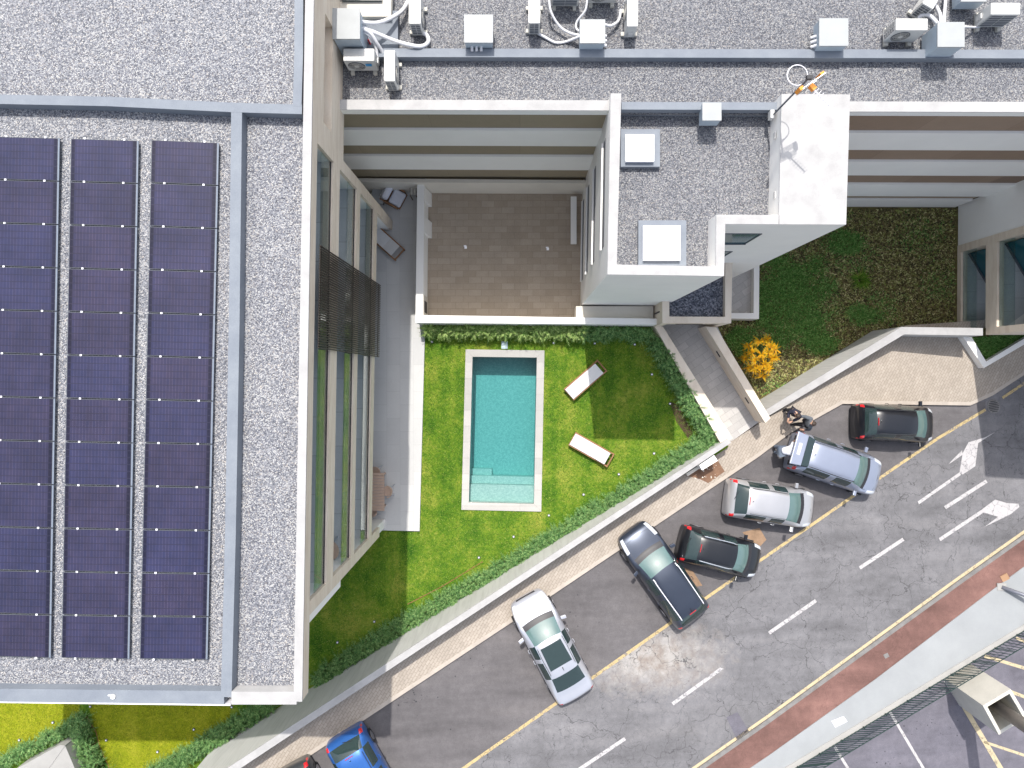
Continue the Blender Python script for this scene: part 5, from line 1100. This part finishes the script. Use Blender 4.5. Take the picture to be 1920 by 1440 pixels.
# ================================================================ PEOPLE
def skin_mesh(name, J, E, R, mat, parent, level=2, root='pelvis'):
    ks = list(J); me = bpy.data.meshes.new(name); me.from_pydata([J[k] for k in ks], [(ks.index(a), ks.index(b)) for a, b in E], [])
    o = bpy.data.objects.new(name, me); COL.objects.link(o); sk = o.modifiers.new('skin', 'SKIN'); sk.use_smooth_shade = True
    if not me.skin_vertices: me.attributes  # layer is created with the modifier
    for i, k in enumerate(ks):
        r = R[k]; me.skin_vertices[0].data[i].radius = (r, r) if isinstance(r, float) else r; me.skin_vertices[0].data[i].use_root = (k == root)
    sb = o.modifiers.new('sub', 'SUBSURF'); sb.levels = sb.render_levels = level; me.materials.append(mat); o.parent = parent; return o
SKINM = soft('skin', (.55, .33, .23), .6, .06, 8, 60, 0)
def person(label, loc, rz, pose, shirt, trousers, hair, sleeves='long'):
    t = thing('person', label, 'person')
    J = dict(pelvis=(0, 0, .95), waist=(0, 0, 1.08), chest=(.01, 0, 1.30), neck=(.0, 0, 1.48), jaw=(.03, 0, 1.57), head=(.01, 0, 1.67))
    R = dict(pelvis=.155, waist=.145, chest=(.175, .145), neck=.06, jaw=.075, head=.10)
    for s, q in ((1, 'l'), (-1, 'r')):
        J.update({'hip'+q: (0, s*.095, .90), 'knee'+q: (.02, s*.10, .49), 'ankle'+q: (-.01, s*.10, .09), 'toe'+q: (.15, s*.12, .04), 'sho'+q: (0, s*.175, 1.41), 'elb'+q: (-.02, s*.24, 1.13), 'wri'+q: (.06, s*.25, .88), 'palm'+q: (.09, s*.245, .80)})
        R.update({'hip'+q: .10, 'knee'+q: .066, 'ankle'+q: .045, 'toe'+q: .038, 'sho'+q: .078, 'elb'+q: .050, 'wri'+q: .032, 'palm'+q: .037})
    J.update(pose); J = {k: Vector(v) for k, v in J.items()}
    E = [('pelvis', 'waist'), ('waist', 'chest'), ('chest', 'neck'), ('neck', 'jaw'), ('jaw', 'head')]
    for q in 'lr':
        E += [('pelvis', 'hip'+q), ('hip'+q, 'knee'+q), ('knee'+q, 'ankle'+q), ('ankle'+q, 'toe'+q), ('chest', 'sho'+q), ('sho'+q, 'elb'+q), ('elb'+q, 'wri'+q), ('wri'+q, 'palm'+q)]
        d = (J['palm'+q]-J['wri'+q]).normalized(); sd = d.cross(Vector((0, 0, 1))); sd = sd.normalized() if sd.length > .1 else Vector((1, 0, 0))
        for k in range(4):
            a = J['palm'+q]+d*.03+sd*(k-1.5)*.022; ln = (.07, .08, .075, .06)[k]; b = a+d*ln*.55+Vector((0, 0, -.008)); c = a+d*ln+Vector((0, 0, -.025))
            for nm, p in ((f'f{k}a{q}', a), (f'f{k}b{q}', b), (f'f{k}c{q}', c)): J[nm] = p; R[nm] = .0095
            E += [('palm'+q, f'f{k}a{q}'), (f'f{k}a{q}', f'f{k}b{q}'), (f'f{k}b{q}', f'f{k}c{q}')]
        a = J['wri'+q]+d*.035-sd*.045; b = a+d*.035-sd*.012; J['t0'+q] = a; J['t1'+q] = b; R['t0'+q] = R['t1'+q] = .0105; E += [('wri'+q, 't0'+q), ('t0'+q, 't1'+q)]
    hd = (J['head']-J['neck']).normalized(); fw = Vector(pose.get('_face', (1, 0, 0))).normalized() if '_face' in pose else Vector((1, 0, 0))
    J.pop('_face', None); J['nose'] = lerp(J['jaw'], J['head'], .45)+fw*.115; R['nose'] = .014; E.append(('head', 'nose'))
    skin_mesh('body', J, E, R, SKINM, t)
    sub = lambda ks: ({k: J[k] for k in ks}, [e for e in E if e[0] in ks and e[1] in ks])
    up_ = ['pelvis', 'waist', 'chest', 'shol', 'shor', 'elbl', 'elbr'] + (['wril', 'wrir'] if sleeves == 'long' else [])
    j, e = sub(up_); add = lambda v: tuple(x+.032 for x in v) if isinstance(v, tuple) else v+.028
    skin_mesh('jacket' if sleeves == 'long' else 'shirt', j, e, {k: add(R[k]) for k in j}, shirt, t)
    j, e = sub(['pelvis', 'hipl', 'hipr', 'kneel', 'kneer', 'anklel', 'ankler']); skin_mesh('trousers', j, e, {k: R[k]+.028 for k in j}, trousers, t)
    for q in 'lr':
        j, e = sub(['ankle'+q, 'toe'+q]); skin_mesh('shoe', j, e, {k: R[k]+.012 for k in j}, M['black'], t, root='ankle'+q)
    m = MB(); V = []; c = J['head']-fw*.012+hd*.02
    bmh = bmesh.new(); bmesh.ops.create_icosphere(bmh, subdivisions=3, radius=.113)
    for v in list(bmh.verts):
        if v.co.normalized().dot(fw)*.8 - v.co.normalized().dot(hd) > .25: bmh.verts.remove(v)
    for v in bmh.verts: v.co = v.co*(1+random.uniform(-.03, .03)) + c
    me = bpy.data.meshes.new('hair'); bmh.to_mesh(me); bmh.free(); o = link('hair', me, None, hair, True); o.parent = t
    sd = fw.cross(hd).normalized()
    m = MB()
    for s in (-1, 1): m.obox(lerp(J['jaw'], J['head'], .75)+fw*.088+sd*s*.032, (.014, .014, .010))
    o = m.build('eyes', M['black']); o.parent = t
    t.location = loc; t.rotation_euler = (0, 0, rz); return t
hairb = flat('dark_brown_hair', (.045, .03, .022), .6); hairl = flat('light_brown_hair', (.16, .09, .05), .6)
navy = flat('navy_cloth', (.030, .032, .055), .9); greyc = flat('grey_cloth', (.115, .13, .15), .9); whc = flat('white_cloth', (.72, .73, .80), .9); dk = flat('dark_trousers', (.02, .02, .026), .9); jean = flat('blue_grey_trousers', (.12, .15, .2), .9)
def feet(x, y): p = ats(x, y, .12); return (p.x, p.y, p.z)
person('person in a navy jacket with hands held forward beside the garden wall', feet(1474, 770), math.radians(-125), {'chest': (.08, 0, 1.29), 'waist': (.03, 0, 1.08), 'neck': (.13, 0, 1.46), 'jaw': (.19, 0, 1.53), 'head': (.19, 0, 1.63), 'shol': (.08, .18, 1.40), 'shor': (.08, -.18, 1.40), 'elbl': (.20, .24, 1.15), 'elbr': (.20, -.24, 1.15), 'wril': (.42, .12, 1.12), 'wrir': (.42, -.10, 1.12), 'palml': (.49, .08, 1.12), 'palmr': (.49, -.06, 1.12)}, navy, dk, hairb)
person('person in a grey top striding and reaching out to the one in navy', feet(1497, 790), math.radians(172), {'pelvis': (-.05, 0, .93), 'waist': (-.04, 0, 1.06), 'chest': (.0, 0, 1.28), 'hipl': (-.03, .095, .88), 'hipr': (-.05, -.095, .88), 'kneel': (.22, .13, .52), 'anklel': (.24, .17, .10), 'toel': (.38, .22, .05), 'kneer': (-.12, -.10, .48), 'ankler': (-.30, -.12, .12), 'toer': (-.16, -.13, .04), 'shol': (.02, .18, 1.40), 'shor': (.03, -.18, 1.40), 'elbr': (.26, -.26, 1.22), 'wrir': (.46, -.22, 1.14), 'palmr': (.54, -.21, 1.12), 'elbl': (-.08, .28, 1.15), 'wril': (.08, .34, .98), 'palml': (.14, .34, .92)}, greyc, dk, hairb)
person('person in a white shirt bending into the open boot of the silver-blue car', feet(1456, 841), math.radians(8), {'pelvis': (-.10, 0, .92), 'waist': (.02, 0, 1.02), 'chest': (.22, 0, 1.13), 'neck': (.38, 0, 1.20), 'jaw': (.46, 0, 1.20), 'head': (.52, 0, 1.26), '_face': (.75, 0, -.66), 'hipl': (-.09, .10, .87), 'hipr': (-.09, -.10, .87), 'kneel': (-.03, .12, .48), 'anklel': (-.12, .13, .09), 'toel': (.04, .15, .04), 'kneer': (-.05, -.12, .48), 'ankler': (-.16, -.13, .09), 'toer': (0, -.15, .04), 'shol': (.30, .18, 1.17), 'shor': (.30, -.18, 1.17), 'elbl': (.42, .34, 1.02), 'wril': (.56, .44, 1.08), 'palml': (.62, .46, 1.08), 'elbr': (.44, -.26, .95), 'wrir': (.64, -.22, .86), 'palmr': (.72, -.21, .84)}, whc, jean, hairl, 'short')
bpy.context.view_layer.update()
